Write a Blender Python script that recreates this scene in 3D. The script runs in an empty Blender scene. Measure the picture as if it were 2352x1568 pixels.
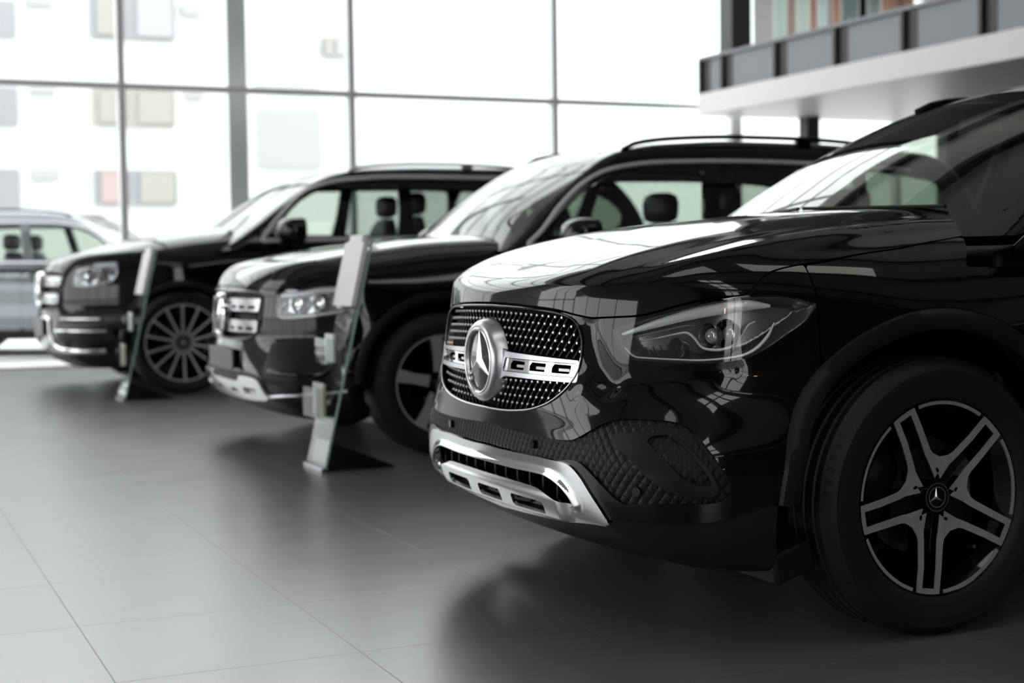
import bpy, math, random
import numpy as np
from mathutils import Vector, Matrix

C = bpy.context.scene.collection
SC = bpy.context.scene
random.seed(5)
np.random.seed(5)

# ------------------------------------------------------------------ camera
F_PX, YAW, PITCH, ROLL, CAM_H = 3418.1, .4216, .0527, -.0132, .965
_F = np.array([math.sin(YAW)*math.cos(PITCH), math.cos(YAW)*math.cos(PITCH), -math.sin(PITCH)])
_R = np.array([math.cos(YAW), -math.sin(YAW), 0.0])
_U = np.cross(_R, _F)
_c, _s = math.cos(ROLL), math.sin(ROLL)
_R, _U = _R*_c+_U*_s, _U*_c-_R*_s
cam_data = bpy.data.cameras.new('camera')
cam = bpy.data.objects.new('camera', cam_data)
C.objects.link(cam)
m = Matrix.Identity(4)
for i in range(3):
    m[i][0] = _R[i]; m[i][1] = _U[i]; m[i][2] = -_F[i]
m[2][3] = CAM_H
cam.matrix_world = m
cam_data.sensor_width = 36
cam_data.lens = F_PX/2352*36
cam_data.clip_end = 200
cam_data.dof.use_dof = True
cam_data.dof.focus_distance = 3.55
cam_data.dof.aperture_fstop = 2.8
SC.camera = cam

# ------------------------------------------------------------------ sky, exposure
SKY = 3.0
SC.view_settings.view_transform = 'Standard'
SC.view_settings.look = 'None'
SC.view_settings.gamma = 1
SC.view_settings.use_curve_mapping = False
SC.view_settings.exposure = 0.32
SC.cycles.max_bounces = 10
SC.cycles.transparent_max_bounces = 24
SC.cycles.glossy_bounces = 5
SC.cycles.transmission_bounces = 8
SC.cycles.diffuse_bounces = 3
SC.cycles.caustics_reflective = False
SC.cycles.caustics_refractive = False
SC.cycles.use_denoising = True
SC.cycles.sample_clamp_indirect = 6
world = bpy.data.worlds.new('overcast_sky')
SC.world = world
world.use_nodes = True
wn = world.node_tree
wn.nodes['Background'].inputs[0].default_value = (.965, .985, 1, 1)
wn.nodes['Background'].inputs[1].default_value = SKY




# ------------------------------------------------------------------ materials
def new_mat(name, col=(.5, .5, .5), rough=.5, metal=0., spec=.5, coat=0., **kw):
    mt = bpy.data.materials.new(name)
    mt.use_nodes = True
    b = mt.node_tree.nodes['Principled BSDF']
    b.inputs['Base Color'].default_value = (*col, 1)
    b.inputs['Roughness'].default_value = rough
    b.inputs['Metallic'].default_value = metal
    b.inputs['Specular IOR Level'].default_value = spec
    b.inputs['Coat Weight'].default_value = coat
    b.inputs['Coat Roughness'].default_value = .02
    if 'emit' in kw:
        b.inputs['Emission Color'].default_value = (*kw['emit'], 1)
        b.inputs['Emission Strength'].default_value = kw.get('power', 1)
    return mt

def noise_bump(mt, scale=400, strength=.1, dist=.001):
    nt = mt.node_tree
    n = nt.nodes.new('ShaderNodeTexNoise'); n.inputs['Scale'].default_value = scale
    tc = nt.nodes.new('ShaderNodeTexCoord')
    nt.links.new(tc.outputs['Object'], n.inputs['Vector'])
    bp = nt.nodes.new('ShaderNodeBump'); bp.inputs['Strength'].default_value = strength
    bp.inputs['Distance'].default_value = dist
    nt.links.new(n.outputs['Fac'], bp.inputs['Height'])
    nt.links.new(bp.outputs['Normal'], mt.node_tree.nodes['Principled BSDF'].inputs['Normal'])
    return mt

def clear_mat(name, tint=(1, 1, 1), gloss=1.0, ior=1.5):
    """a thin clear sheet: what is behind shows through the tint, the front mirrors by Fresnel"""
    mt = bpy.data.materials.new(name); mt.use_nodes = True
    nt = mt.node_tree; nt.nodes.clear()
    o = nt.nodes.new('ShaderNodeOutputMaterial')
    mx = nt.nodes.new('ShaderNodeMixShader')
    tr = nt.nodes.new('ShaderNodeBsdfTransparent'); tr.inputs[0].default_value = (*tint, 1)
    gl = nt.nodes.new('ShaderNodeBsdfGlossy'); gl.inputs['Roughness'].default_value = .01
    gl.inputs['Color'].default_value = (gloss, gloss, gloss, 1)
    fr = nt.nodes.new('ShaderNodeFresnel'); fr.inputs['IOR'].default_value = ior
    geo = nt.nodes.new('ShaderNodeNewGeometry')
    sub = nt.nodes.new('ShaderNodeMath'); sub.operation = 'SUBTRACT'; sub.inputs[0].default_value = 1
    nt.links.new(geo.outputs['Backfacing'], sub.inputs[1])
    mul = nt.nodes.new('ShaderNodeMath'); mul.operation = 'MULTIPLY'
    nt.links.new(fr.outputs[0], mul.inputs[0]); nt.links.new(sub.outputs[0], mul.inputs[1])
    nt.links.new(mul.outputs[0], mx.inputs[0])
    nt.links.new(tr.outputs[0], mx.inputs[1]); nt.links.new(gl.outputs[0], mx.inputs[2])
    nt.links.new(mx.outputs[0], o.inputs['Surface'])
    return mt

M = {}
M['paint'] = new_mat('black_paint', (.0035, .0035, .004), .12, spec=.05, coat=.82)
M['gloss_black'] = new_mat('gloss_black', (.004, .004, .004), .08)
M['matte'] = noise_bump(new_mat('matte_plastic', (.012, .012, .013), .45, spec=.22), 900, .15, .0005)
M['dark'] = new_mat('dark_void', (.004, .004, .004), .8, spec=.1)
M['chrome'] = new_mat('chrome', (.82, .82, .83), .06, metal=1)
M['satin'] = new_mat('satin_silver', (.62, .62, .64), .3, metal=1)
M['trim_grey'] = new_mat('grey_trim', (.78, .76, .82), .42, metal=.3)
M['bright'] = new_mat('bright_silver', (.85, .85, .86), .16, metal=1)
M['star'] = new_mat('star_silver', (.92, .92, .92), .22, metal=.8)
M['alu_face'] = new_mat('machined_face', (.62, .62, .65), .42, metal=.6)
M['rubber'] = noise_bump(new_mat('tyre_rubber', (.012, .012, .0125), .55, spec=.35), 250, .2, .001)
M['glass'] = clear_mat('car_glass', (.66, .72, .67), 1.0, 1.52)
M['glass_dark'] = clear_mat('tinted_glass', (.42, .47, .43), 1.0, 1.52)
M['lens'] = clear_mat('lamp_lens', (.93, .94, .95), 1.0, 1.5)
M['interior'] = new_mat('cabin_trim', (.012, .012, .013), .6)
M['leather'] = noise_bump(new_mat('black_leather', (.014, .014, .015), .45), 300, .2, .001)
M['lamp_dark'] = new_mat('lamp_housing', (.22, .22, .23), .22, metal=.7)
M['lamp_bright'] = noise_bump(new_mat('lamp_reflector', (.75, .76, .78), .22, metal=1), 9, 1.0, .02)
M['lamp_grey'] = new_mat('lamp_bezel', (.35, .35, .36), .2, metal=.9)
M['drl'] = new_mat('light_guide', (.88, .90, .92), .2, metal=.1)
M['mirror_dark'] = new_mat('reflector', (.75, .75, .77), .08, metal=1)

# ------------------------------------------------------------------ object helpers
def link(name, me, mat=None, parent=None):
    o = bpy.data.objects.new(name, me)
    C.objects.link(o)
    if mat is not None and len(me.materials) == 0:
        me.materials.append(mat)
    if parent is not None:
        o.parent = parent
    return o

def empty(name, loc, rz=0):
    o = bpy.data.objects.new(name, None)
    C.objects.link(o); o.location = loc; o.rotation_euler = (0, 0, rz)
    o.empty_display_size = .2
    return o

def tag(o, label=None, cat=None, group=None, kind=None):
    if label: o['label'] = label
    if cat: o['category'] = cat
    if group: o['group'] = group
    if kind: o['kind'] = kind
    return o

class MB:
    """collects vertices and faces for one mesh"""
    def __init__(s): s.v = []; s.f = []
    def add(s, v, f):
        b = len(s.v); s.v += [tuple(map(float, p)) for p in v]; s.f += [tuple(int(i)+b for i in q) for q in f]
    def box(s, a, b):
        x0, y0, z0 = a; x1, y1, z1 = b
        s.add([(x0, y0, z0), (x1, y0, z0), (x1, y1, z0), (x0, y1, z0), (x0, y0, z1), (x1, y0, z1), (x1, y1, z1), (x0, y1, z1)],
              [(0, 3, 2, 1), (4, 5, 6, 7), (0, 1, 5, 4), (1, 2, 6, 5), (2, 3, 7, 6), (3, 0, 4, 7)])
    def obox(s, c, ax, ay, az):
        """box by centre and three half vectors"""
        c, ax, ay, az = map(np.array, (c, ax, ay, az))
        v = [c+i*ax+j*ay+k*az for k in (-1, 1) for i, j in ((-1, -1), (1, -1), (1, 1), (-1, 1))]
        s.add(v, [(0, 3, 2, 1), (4, 5, 6, 7), (0, 1, 5, 4), (1, 2, 6, 5), (2, 3, 7, 6), (3, 0, 4, 7)])
    def tube(s, pts, r, n=10, cap=True):
        pts = [np.array(p, float) for p in pts]
        rr = r if hasattr(r, '__len__') else [r]*len(pts)
        rings = []
        up = np.array([0, 0, 1.])
        for i, p in enumerate(pts):
            t = pts[min(i+1, len(pts)-1)]-pts[max(i-1, 0)]
            t = t/np.linalg.norm(t)
            a = np.cross(t, up)
            if np.linalg.norm(a) < .1: a = np.cross(t, np.array([1., 0, 0]))
            a /= np.linalg.norm(a); b = np.cross(a, t)
            rings.append([p+rr[i]*(a*math.cos(q)+b*math.sin(q)) for q in np.linspace(0, 2*math.pi, n, endpoint=False)])
        v = [q for ring in rings for q in ring]
        f = [(i*n+j, i*n+(j+1) % n, (i+1)*n+(j+1) % n, (i+1)*n+j) for i in range(len(pts)-1) for j in range(n)]
        if cap:
            f.append(tuple(range(n))[::-1]); f.append(tuple(range((len(pts)-1)*n, len(pts)*n)))
        s.add(v, f)
    def lathe_y(s, prof, n=64, closed=False):
        """prof = [(radius, y)], turned round the y axis"""
        v = []; f = []
        for r, y in prof:
            for j in range(n):
                a = 2*math.pi*j/n
                v.append((r*math.cos(a), y, r*math.sin(a)))
        k = len(prof)
        for i in range(k-1 if not closed else k):
            for j in range(n):
                a, b = i*n, ((i+1) % k)*n
                f.append((a+j, a+(j+1) % n, b+(j+1) % n, b+j))
        s.add(v, f)
    def prism(s, poly, d0, d1, axis='y', fn=None):
        """poly 2D (a,b) extruded from d0 to d1; axis y: (a,d,b); axis x: (d,a,b); axis z: (a,b,d)"""
        n = len(poly)
        mk = {'y': lambda a, b, d: (a, d, b), 'x': lambda a, b, d: (d, a, b), 'z': lambda a, b, d: (a, b, d)}[axis]
        v = [mk(a, b, d0) for a, b in poly]+[mk(a, b, d1) for a, b in poly]
        if fn: v = [fn(p) for p in v]
        f = [tuple(range(n)), tuple(range(2*n-1, n-1, -1))]+[(i, i+n, (i+1) % n+n, (i+1) % n) for i in range(n)]
        s.add(v, f)
    def build(s, name, mat, parent=None, smooth=False, bevel=0, angle=None):
        me = bpy.data.meshes.new(name)
        me.from_pydata(s.v, [], s.f); me.update()
        import bmesh
        bm = bmesh.new(); bm.from_mesh(me)
        bmesh.ops.recalc_face_normals(bm, faces=bm.faces)
        if smooth:
            for e in bm.edges:
                if len(e.link_faces) == 2 and e.calc_face_angle(0) > (angle or .6): e.smooth = False
            for q in bm.faces: q.smooth = True
        bm.to_mesh(me); bm.free()
        o = link(name, me, mat, parent)
        if bevel:
            md = o.modifiers.new('bevel', 'BEVEL'); md.width = bevel; md.segments = 3; md.limit_method = 'ANGLE'
            md.angle_limit = .5
            for q in me.polygons: q.use_smooth = True
            try: me.set_sharp_from_angle(angle=.7)
            except Exception: pass
        return o

def quick_box(name, a, b, mat, parent=None, bevel=0):
    mb = MB(); mb.box(a, b); return mb.build(name, mat, parent, bevel=bevel)

# ------------------------------------------------------------------ smooth tables and surfaces
def spl(xs, ys):
    """C1 monotone-ish cubic through a table, linear outside"""
    xs = np.array(xs, float); ys = np.array(ys, float)
    h = np.diff(xs); d = np.diff(ys)/h
    mm = np.zeros(len(xs))
    mm[0], mm[-1] = d[0], d[-1]
    for i in range(1, len(xs)-1):
        if d[i-1]*d[i] > 0:
            w1 = 2*h[i]+h[i-1]; w2 = h[i]+2*h[i-1]
            mm[i] = (w1+w2)/(w1/d[i-1]+w2/d[i])
    def f(x):
        x = np.asarray(x, float)
        xc = np.clip(x, xs[0], xs[-1])
        i = np.clip(np.searchsorted(xs, xc, side='right')-1, 0, len(xs)-2)
        t = (xc-xs[i])/h[i]
        r = ((2*t**3-3*t**2+1)*ys[i]+(t**3-2*t**2+t)*h[i]*mm[i]+(-2*t**3+3*t**2)*ys[i+1]+(t**3-t**2)*h[i]*mm[i+1])
        return r+np.where(x < xs[0], (x-xs[0])*mm[0], 0)+np.where(x > xs[-1], (x-xs[-1])*mm[-1], 0)
    return f

def lin(xs, ys):
    return lambda x: np.interp(x, xs, ys)

def smax(a, b, k):
    h = np.maximum(k-np.abs(a-b), 0)/k
    return np.maximum(a, b)+h*h*k*.25

def sstep(x, a, b):
    t = np.clip((x-a)/(b-a), 0, 1)
    return t*t*(3-2*t)

def catmull(pts, n=8, closed=True):
    """dense smooth curve; a point given with a third value True stays a sharp corner"""
    P = [np.array(p[:2], float) for p in pts]; sh = [len(p) > 2 and p[2] for p in pts]
    out = []; N = len(P)
    for i in range(N if closed else N-1):
        p1, p2 = P[i], P[(i+1) % N]
        p0 = P[(i-1) % N] if (closed or i > 0) else p1
        p3 = P[(i+2) % N] if (closed or i+2 < N) else p2
        m1 = (p2-p0)/2 if not sh[i] else (p2-p1)
        m2 = (p3-p1)/2 if not sh[(i+1) % N] else (p2-p1)
        L = np.linalg.norm(p2-p1)
        for mm_ in (m1, m2):
            l = np.linalg.norm(mm_)
            if l > L: mm_ *= L/l
        for t in np.linspace(0, 1, n, endpoint=False):
            out.append((2*t**3-3*t**2+1)*p1+(t**3-2*t**2+t)*m1+(-2*t**3+3*t**2)*p2+(t**3-t**2)*m2)
    if not closed: out.append(P[-1])
    return np.array(out)

def sdf_poly(poly, U, V):
    """signed distance, negative inside; poly (n,2)"""
    p = np.asarray(poly, float); n = len(p)
    best = np.full(U.shape, 1e9); ins = np.zeros(U.shape, bool)
    for i in range(n):
        ax, ay = p[i]; bx, by = p[(i+1) % n]
        ex, ey = bx-ax, by-ay
        L = ex*ex+ey*ey
        if L < 1e-14: continue
        t = np.clip(((U-ax)*ex+(V-ay)*ey)/L, 0, 1)
        d = (U-ax-t*ex)**2+(V-ay-t*ey)**2
        best = np.minimum(best, d)
        c = ((ay > V) != (by > V)) & (U < (bx-ax)*(V-ay)/((by-ay) if abs(by-ay) > 1e-15 else 1e-15)+ax)
        ins ^= c
    d = np.sqrt(best)
    return np.where(ins, -d, d)

def refine(Fn, O, D, a, b, nb, ns, a_in):
    """bisection, then false position; a_in: the near end lies inside"""
    for _ in range(nb):
        mid = (a+b)/2
        same = (Fn(O+mid[:, None]*D) <= 0) == a_in
        a = np.where(same, mid, a); b = np.where(same, b, mid)
    fa = Fn(O+a[:, None]*D); fb = Fn(O+b[:, None]*D)
    for _ in range(ns):
        den = fb-fa
        x = np.where(np.abs(den) > 1e-14, a-fa*(b-a)/np.where(np.abs(den) > 1e-14, den, 1), (a+b)/2)
        x = np.clip(x, np.minimum(a, b), np.maximum(a, b))
        fx = Fn(O+x[:, None]*D)
        same = np.sign(fx) == np.sign(fa)
        # Illinois weighting keeps both ends moving
        fb = np.where(same, fb*.5, fx); b = np.where(same, b, x)
        fa = np.where(same, fx, fa*.5); a = np.where(same, x, a)
        last = x
    return last, last

def solve(Fn, O, D, t0, t1, steps=0):
    """outermost/first root of Fn along O+tD; Fn<0 inside. with steps: march from t0 towards t1"""
    a = np.full(len(O), float(t0)); b = np.full(len(O), float(t1))
    if steps:
        ts = np.linspace(t0, t1, steps)
        done = np.zeros(len(O), bool)
        prev = Fn(O+ts[0]*D)
        for k in range(1, steps):
            cur = Fn(O+ts[k]*D)
            hit = (~done) & (prev > 0) & (cur <= 0)
            a[hit] = ts[k-1]; b[hit] = ts[k]; done |= hit
            prev = cur
        a, b = refine(Fn, O, D, a, b, 3, 5, False)
        r = (a+b)/2
        r[~done] = np.nan
        return r
    a, b = refine(Fn, O, D, a, b, 11, 6, True)
    return (a+b)/2

class Cyl:
    """(angle*k, z) round a vertical axis at x = xc; for the wrapped front"""
    def __init__(s, xc=0.0, k=.9): s.xc = xc; s.k = k
    def ray(s, u, v):
        a = u/s.k
        O = np.stack([np.full(u.shape, s.xc), np.zeros(u.shape), v], -1)
        D = np.stack([np.cos(a), np.sin(a), np.zeros(u.shape)], -1)
        return O, D
    def inv(s, P): return np.arctan2(P[:, 1], P[:, 0]-s.xc)*s.k, P[:, 2]
class Top:
    """(angle*k, y) round a horizontal axis across the car at (xc, zc)"""
    def __init__(s, xc=.2, zc=.5, k=.5): s.xc = xc; s.zc = zc; s.k = k
    def ray(s, u, v):
        a = u/s.k
        O = np.stack([np.full(u.shape, s.xc), v, np.full(u.shape, s.zc)], -1)
        D = np.stack([np.cos(a), np.zeros(u.shape), np.sin(a)], -1)
        return O, D
    def inv(s, P): return np.arctan2(P[:, 2]-s.zc, P[:, 0]-s.xc)*s.k, P[:, 1]
class Side:
    """(x, z) seen from the side; sg=+1 the car's left, -1 its right"""
    def __init__(s, sg=1): s.sg = sg
    def ray(s, u, v):
        O = np.stack([u, np.zeros(u.shape), v], -1)
        D = np.stack([np.zeros(u.shape), np.full(u.shape, float(s.sg)), np.zeros(u.shape)], -1)
        return O, D
    def inv(s, P): return P[:, 0], P[:, 2]

class Front:
    """(y, z) seen from ahead (sg=+1) or from behind (sg=-1)"""
    def __init__(s, xc=0., sg=1): s.xc = xc; s.sg = sg
    def ray(s, u, v):
        O = np.stack([np.full(u.shape, s.xc), u, v], -1)
        D = np.stack([np.full(u.shape, float(s.sg)), np.zeros(u.shape), np.zeros(u.shape)], -1)
        return O, D
    def inv(s, P): return P[:, 1], P[:, 2]
class Plan:
    """(x, y) seen from above"""
    def __init__(s, zc=.8): s.zc = zc
    def ray(s, u, v):
        O = np.stack([u, v, np.full(u.shape, s.zc)], -1)
        D = np.stack([np.zeros(u.shape), np.zeros(u.shape), np.ones(u.shape)], -1)
        return O, D
    def inv(s, P): return P[:, 0], P[:, 1]

def panel(name, Fn, par, outline, mat, parent, holes=(), h=.006, off=0., wall=.0, extra=None, disp=None, gap=0.,
          tmax=3.0, smooth_outline=True, keep_frac=.12):
    """one skin panel of the surface Fn=0: outline and holes in the (u,v) of par, clipped exactly.
    off: distance outward along the surface normal; wall: depth of the turned-in edge"""
    poly = [catmull(o) if smooth_outline else np.array([q[:2] for q in o], float) for o in [outline, *holes]]
    lo = poly[0].min(0)-h; hi = poly[0].max(0)+h
    nu = int((hi[0]-lo[0])/h)+2; nv = int((hi[1]-lo[1])/h)+2
    us = np.linspace(lo[0], hi[0], nu); vs = np.linspace(lo[1], hi[1], nv)
    U, V = [a.ravel() for a in np.meshgrid(us, vs, indexing='ij')]
    def base(u, v):
        O, D = par.ray(u, v)
        t = solve(Fn, O, D, 0., tmax)
        return O+t[:, None]*D
    def grad(P):
        e = 1e-4
        g = np.stack([(Fn(P+np.eye(3)[k]*e)-Fn(P-np.eye(3)[k]*e)) for k in range(3)], -1)
        return g/np.maximum(np.linalg.norm(g, axis=1, keepdims=True), 1e-9)
    def pos(u, v):
        P = base(u, v)
        if off or disp is not None:
            g = grad(P)
            d = off+(disp(P, u, v) if disp is not None else 0.)
            P = P+g*(d[:, None] if hasattr(d, 'shape') else d)
        return P
    def field(u, v, P=None):
        s = sdf_poly(poly[0], u, v)
        for q in poly[1:]: s = np.maximum(s, -sdf_poly(q, u, v))
        if extra is not None:
            if P is None: P = base(u, v)
            s = np.maximum(s, extra(P))
        return s+gap
    P0 = base(U, V) if extra is not None else None
    S = field(U, V, P0)
    inside = S < 0
    idx = np.arange(nu*nv).reshape(nu, nv)
    a, b, c, d = idx[:-1, :-1].ravel(), idx[1:, :-1].ravel(), idx[1:, 1:].ravel(), idx[:-1, 1:].ravel()
    n_in = inside[a].astype(int)+inside[b]+inside[c]+inside[d]
    full = n_in == 4
    part = (n_in > 0) & (n_in < 4)
    uv = [np.stack([U, V], -1)]
    extra_uv = []; cache = {}; base_n = nu*nv
    faces = [tuple(q) for q in np.stack([a[full], b[full], c[full], d[full]], -1).tolist()]
    cut_edges = []
    Sl = S.tolist(); Ul = U.tolist(); Vl = V.tolist()
    def cutp(i, j):
        key = (i, j) if i < j else (j, i)
        if key not in cache:
            t = Sl[i]/(Sl[i]-Sl[j])
            extra_uv.append((Ul[i]+t*(Ul[j]-Ul[i]), Vl[i]+t*(Vl[j]-Vl[i])))
            cache[key] = base_n+len(extra_uv)-1
        return cache[key]
    for q in np.stack([a[part], b[part], c[part], d[part]], -1).tolist():
        out = []; ex = []; en = []
        for k in range(4):
            i, j = q[k], q[(k+1) % 4]
            if Sl[i] < 0: out.append(i)
            if (Sl[i] < 0) != (Sl[j] < 0):
                x = cutp(i, j); out.append(x); (ex if Sl[i] < 0 else en).append(x)
        if len(out) >= 3: faces.append(tuple(out))
        if len(ex) == 1: cut_edges.append((ex[0], en[0]))
    # drop slivers cut off from the main sheet
    par_ = list(range(base_n+len(extra_uv)))
    def find(i):
        while par_[i] != i:
            par_[i] = par_[par_[i]]; i = par_[i]
        return i
    for f in faces:
        r0 = find(f[0])
        for i in f[1:]:
            r1 = find(i)
            if r1 != r0: par_[r1] = r0
    cnt = {}
    for f in faces: r0 = find(f[0]); cnt[r0] = cnt.get(r0, 0)+1
    if len(cnt) > 1:
        big = max(cnt.values())
        keep = {k for k, v_ in cnt.items() if v_ > keep_frac*big}
        faces = [f for f in faces if find(f[0]) in keep]
        cut_edges = [ed for ed in cut_edges if find(ed[0]) in keep]
    allu = np.concatenate([U, np.array([p[0] for p in extra_uv])]) if extra_uv else U
    allv = np.concatenate([V, np.array([p[1] for p in extra_uv])]) if extra_uv else V
    used = np.unique(np.concatenate([np.array(f) for f in faces])) if faces else np.array([], int)
    if len(used) == 0:
        print('EMPTY PANEL', name); return None
    remap = -np.ones(len(allu), int); remap[used] = np.arange(len(used))
    uu, vv = allu[used], allv[used]
    P = pos(uu, vv)
    e = 5e-4
    Pu = pos(uu+e, vv)-pos(uu-e, vv); Pv = pos(uu, vv+e)-pos(uu, vv-e)
    Nn = np.cross(Pu, Pv)
    G = grad(P)
    sgn = np.sign((Nn*G).sum(1)); sgn[sgn == 0] = 1
    Nn = Nn*sgn[:, None]/np.maximum(np.linalg.norm(Nn, axis=1, keepdims=True), 1e-12)
    F_ = [[int(remap[i]) for i in f] for f in faces]
    # face winding to agree with outward normal
    k0 = F_[len(F_)//2]
    fn = np.cross(P[k0[1]]-P[k0[0]], P[k0[2]]-P[k0[0]])
    flip = (fn*Nn[k0[0]]).sum() < 0
    if flip: F_ = [f[::-1] for f in F_]
    V_ = P; normals = Nn
    if wall:
        ring = sorted({i for ed in cut_edges for i in ed if remap[i] >= 0})
        loc = {r: k for k, r in enumerate(ring)}
        rp = np.array([remap[r] for r in ring])
        top = P[rp]; botm = P[rp]-G[rp]*wall
        b0 = len(V_)
        V_ = np.concatenate([V_, top, botm])
        wf = [[b0+loc[i], b0+loc[j], b0+len(ring)+loc[j], b0+len(ring)+loc[i]] for i, j in cut_edges if i in loc and j in loc]
        if not flip: wf = [f[::-1] for f in wf]
        F_ = F_+wf
        normals = None
        nwall = len(wf)
    me = bpy.data.meshes.new(name)
    me.from_pydata(V_.tolist(), [], F_); me.update()
    me.polygons.foreach_set('use_smooth', [True]*len(me.polygons))
    if normals is not None:
        me.normals_split_custom_set_from_vertices(normals.tolist())
    else:
        # wall vertices take the wall's own normals
        nn = np.zeros((len(V_), 3)); nn[:len(P)] = Nn
        for f in F_[-nwall:] if nwall else []:
            q = V_[f]
            w = np.cross(q[1]-q[0], q[2]-q[0])
            for i in f: nn[i] += w
        l = np.linalg.norm(nn, axis=1, keepdims=True); nn = nn/np.maximum(l, 1e-12)
        me.normals_split_custom_set_from_vertices(nn.tolist())
    return link(name, me, mat, parent)

# ------------------------------------------------------------------ the showroom
def seen_at(x, y, Y):
    d = _F+_R*((x-1176)/F_PX)-_U*((y-784)/F_PX)
    return d[0]*Y/d[1], CAM_H+d[2]*Y/d[1]
GY, GXL, GXR, GYN, CEIL = 15.0, -8.0, 19.0, -7.0, 7.9
def tex_chain(mt):
    nt = mt.node_tree
    tc = nt.nodes.new('ShaderNodeTexCoord'); return nt, tc
def floor_material():
    mt = new_mat('floor_tiles', (.06, .06, .063), .3)
    nt = mt.node_tree; b = nt.nodes['Principled BSDF']; N = nt.nodes.new; L = nt.links.new
    geo = N('ShaderNodeNewGeometry')
    sep = N('ShaderNodeSeparateXYZ'); L(geo.outputs['Position'], sep.inputs[0])
    def line(out, off, w):
        a = N('ShaderNodeMath'); a.operation = 'SUBTRACT'; L(out, a.inputs[0]); a.inputs[1].default_value = off
        d = N('ShaderNodeMath'); d.operation = 'DIVIDE'; L(a.outputs[0], d.inputs[0]); d.inputs[1].default_value = .6
        f = N('ShaderNodeMath'); f.operation = 'FRACT'; L(d.outputs[0], f.inputs[0])
        s_ = N('ShaderNodeMath'); s_.operation = 'SUBTRACT'; L(f.outputs[0], s_.inputs[0]); s_.inputs[1].default_value = .5
        ab = N('ShaderNodeMath'); ab.operation = 'ABSOLUTE'; L(s_.outputs[0], ab.inputs[0])
        g = N('ShaderNodeMath'); g.operation = 'GREATER_THAN'; L(ab.outputs[0], g.inputs[0]); g.inputs[1].default_value = .5-w/.6/2
        fl = N('ShaderNodeMath'); fl.operation = 'FLOOR'; L(d.outputs[0], fl.inputs[0])
        return g.outputs[0], fl.outputs[0]
    gx, ix = line(sep.outputs[0], .548+.6*20-.6*40, .0045)
    gy, iy = line(sep.outputs[1], 5.908-.6*40, .004)
    mx = N('ShaderNodeMath'); mx.operation = 'MAXIMUM'; L(gx, mx.inputs[0]); L(gy, mx.inputs[1])
    cb = N('ShaderNodeCombineXYZ'); L(ix, cb.inputs[0]); L(iy, cb.inputs[1])
    wn_ = N('ShaderNodeTexWhiteNoise'); L(cb.outputs[0], wn_.inputs['Vector'])
    ns = N('ShaderNodeTexNoise'); ns.inputs['Scale'].default_value = 1.6; ns.inputs['Detail'].default_value = 3; ns.inputs['Roughness'].default_value = .65
    mp = N('ShaderNodeMapping'); mp.inputs['Scale'].default_value = (1, 3, 1); L(geo.outputs['Position'], mp.inputs[0]); L(mp.outputs[0], ns.inputs['Vector'])
    ad = N('ShaderNodeMath'); ad.operation = 'MULTIPLY_ADD'; L(wn_.outputs[0], ad.inputs[0]); ad.inputs[1].default_value = .25; L(ns.outputs['Fac'], ad.inputs[2])
    cr = N('ShaderNodeMapRange'); L(ad.outputs[0], cr.inputs[0]); cr.inputs[1].default_value = .3; cr.inputs[2].default_value = .9
    cr.inputs[3].default_value = FLOOR_COL*.8; cr.inputs[4].default_value = FLOOR_COL*1.2
    cc = N('ShaderNodeCombineColor'); [L(cr.outputs[0], cc.inputs[k]) for k in range(3)]
    mix = N('ShaderNodeMix'); mix.data_type = 'RGBA'; L(mx.outputs[0], mix.inputs[0]); L(cc.outputs[0], mix.inputs[6]); mix.inputs[7].default_value = (.13, .13, .125, 1)
    L(mix.outputs[2], b.inputs['Base Color'])
    rr = N('ShaderNodeMapRange'); L(ns.outputs['Fac'], rr.inputs[0]); rr.inputs[1].default_value = .3; rr.inputs[2].default_value = .7
    rr.inputs[3].default_value = FLOOR_R-.012; rr.inputs[4].default_value = FLOOR_R+.015
    rg = N('ShaderNodeMix'); L(mx.outputs[0], rg.inputs[0]); L(rr.outputs[0], rg.inputs[2]); rg.inputs[3].default_value = .45
    L(rg.outputs[0], b.inputs['Roughness'])
    b.inputs['IOR'].default_value = 2.15
    return mt
FLOOR_COL, FLOOR_R = .14, .29
def cloth_mat(name, col):
    mt = new_mat(name, col, .7); nt = mt.node_tree
    tl = nt.nodes.new('ShaderNodeBsdfTranslucent'); tl.inputs[0].default_value = (*col, 1)
    mx = nt.nodes.new('ShaderNodeMixShader'); mx.inputs[0].default_value = .6
    out = nt.nodes['Material Output']
    nt.links.new(nt.nodes['Principled BSDF'].outputs[0], mx.inputs[1]); nt.links.new(tl.outputs[0], mx.inputs[2]); nt.links.new(mx.outputs[0], out.inputs['Surface'])
    return mt
M['floor'] = floor_material()
M['frame'] = new_mat('grey_mullion', (.85, .86, .88), .4)
M['pale_col'] = new_mat('pale_column', (.95, .95, .96), .6)
M['pane'] = clear_mat('window_pane', (.93, .95, .95), 1.0, 1.45)
M['white'] = new_mat('white_render', (.88, .87, .85), .6)
M['soffit'] = new_mat('soffit_board', (.75, .70, .68), .4)
M['parapet'] = new_mat('parapet_steel', (.22, .225, .24), .45, metal=.2)
M['parapet_dark'] = new_mat('dark_steel', (.03, .032, .036), .45)
M['ceiling'] = new_mat('ceiling_grey', (.85, .80, .75), .8)
M['wall_dark'] = new_mat('wall_grey', (.03, .03, .031), .7)
M['wall_light'] = new_mat('wall_white', (.6, .6, .59), .7)
M['wall_mid'] = new_mat('wall_taupe', (.38, .35, .33), .7)
M['column'] = new_mat('column_grey', (.07, .07, .08), .5)
M['pave'] = new_mat('pale_pavement', (.72, .72, .71), .85)

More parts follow.
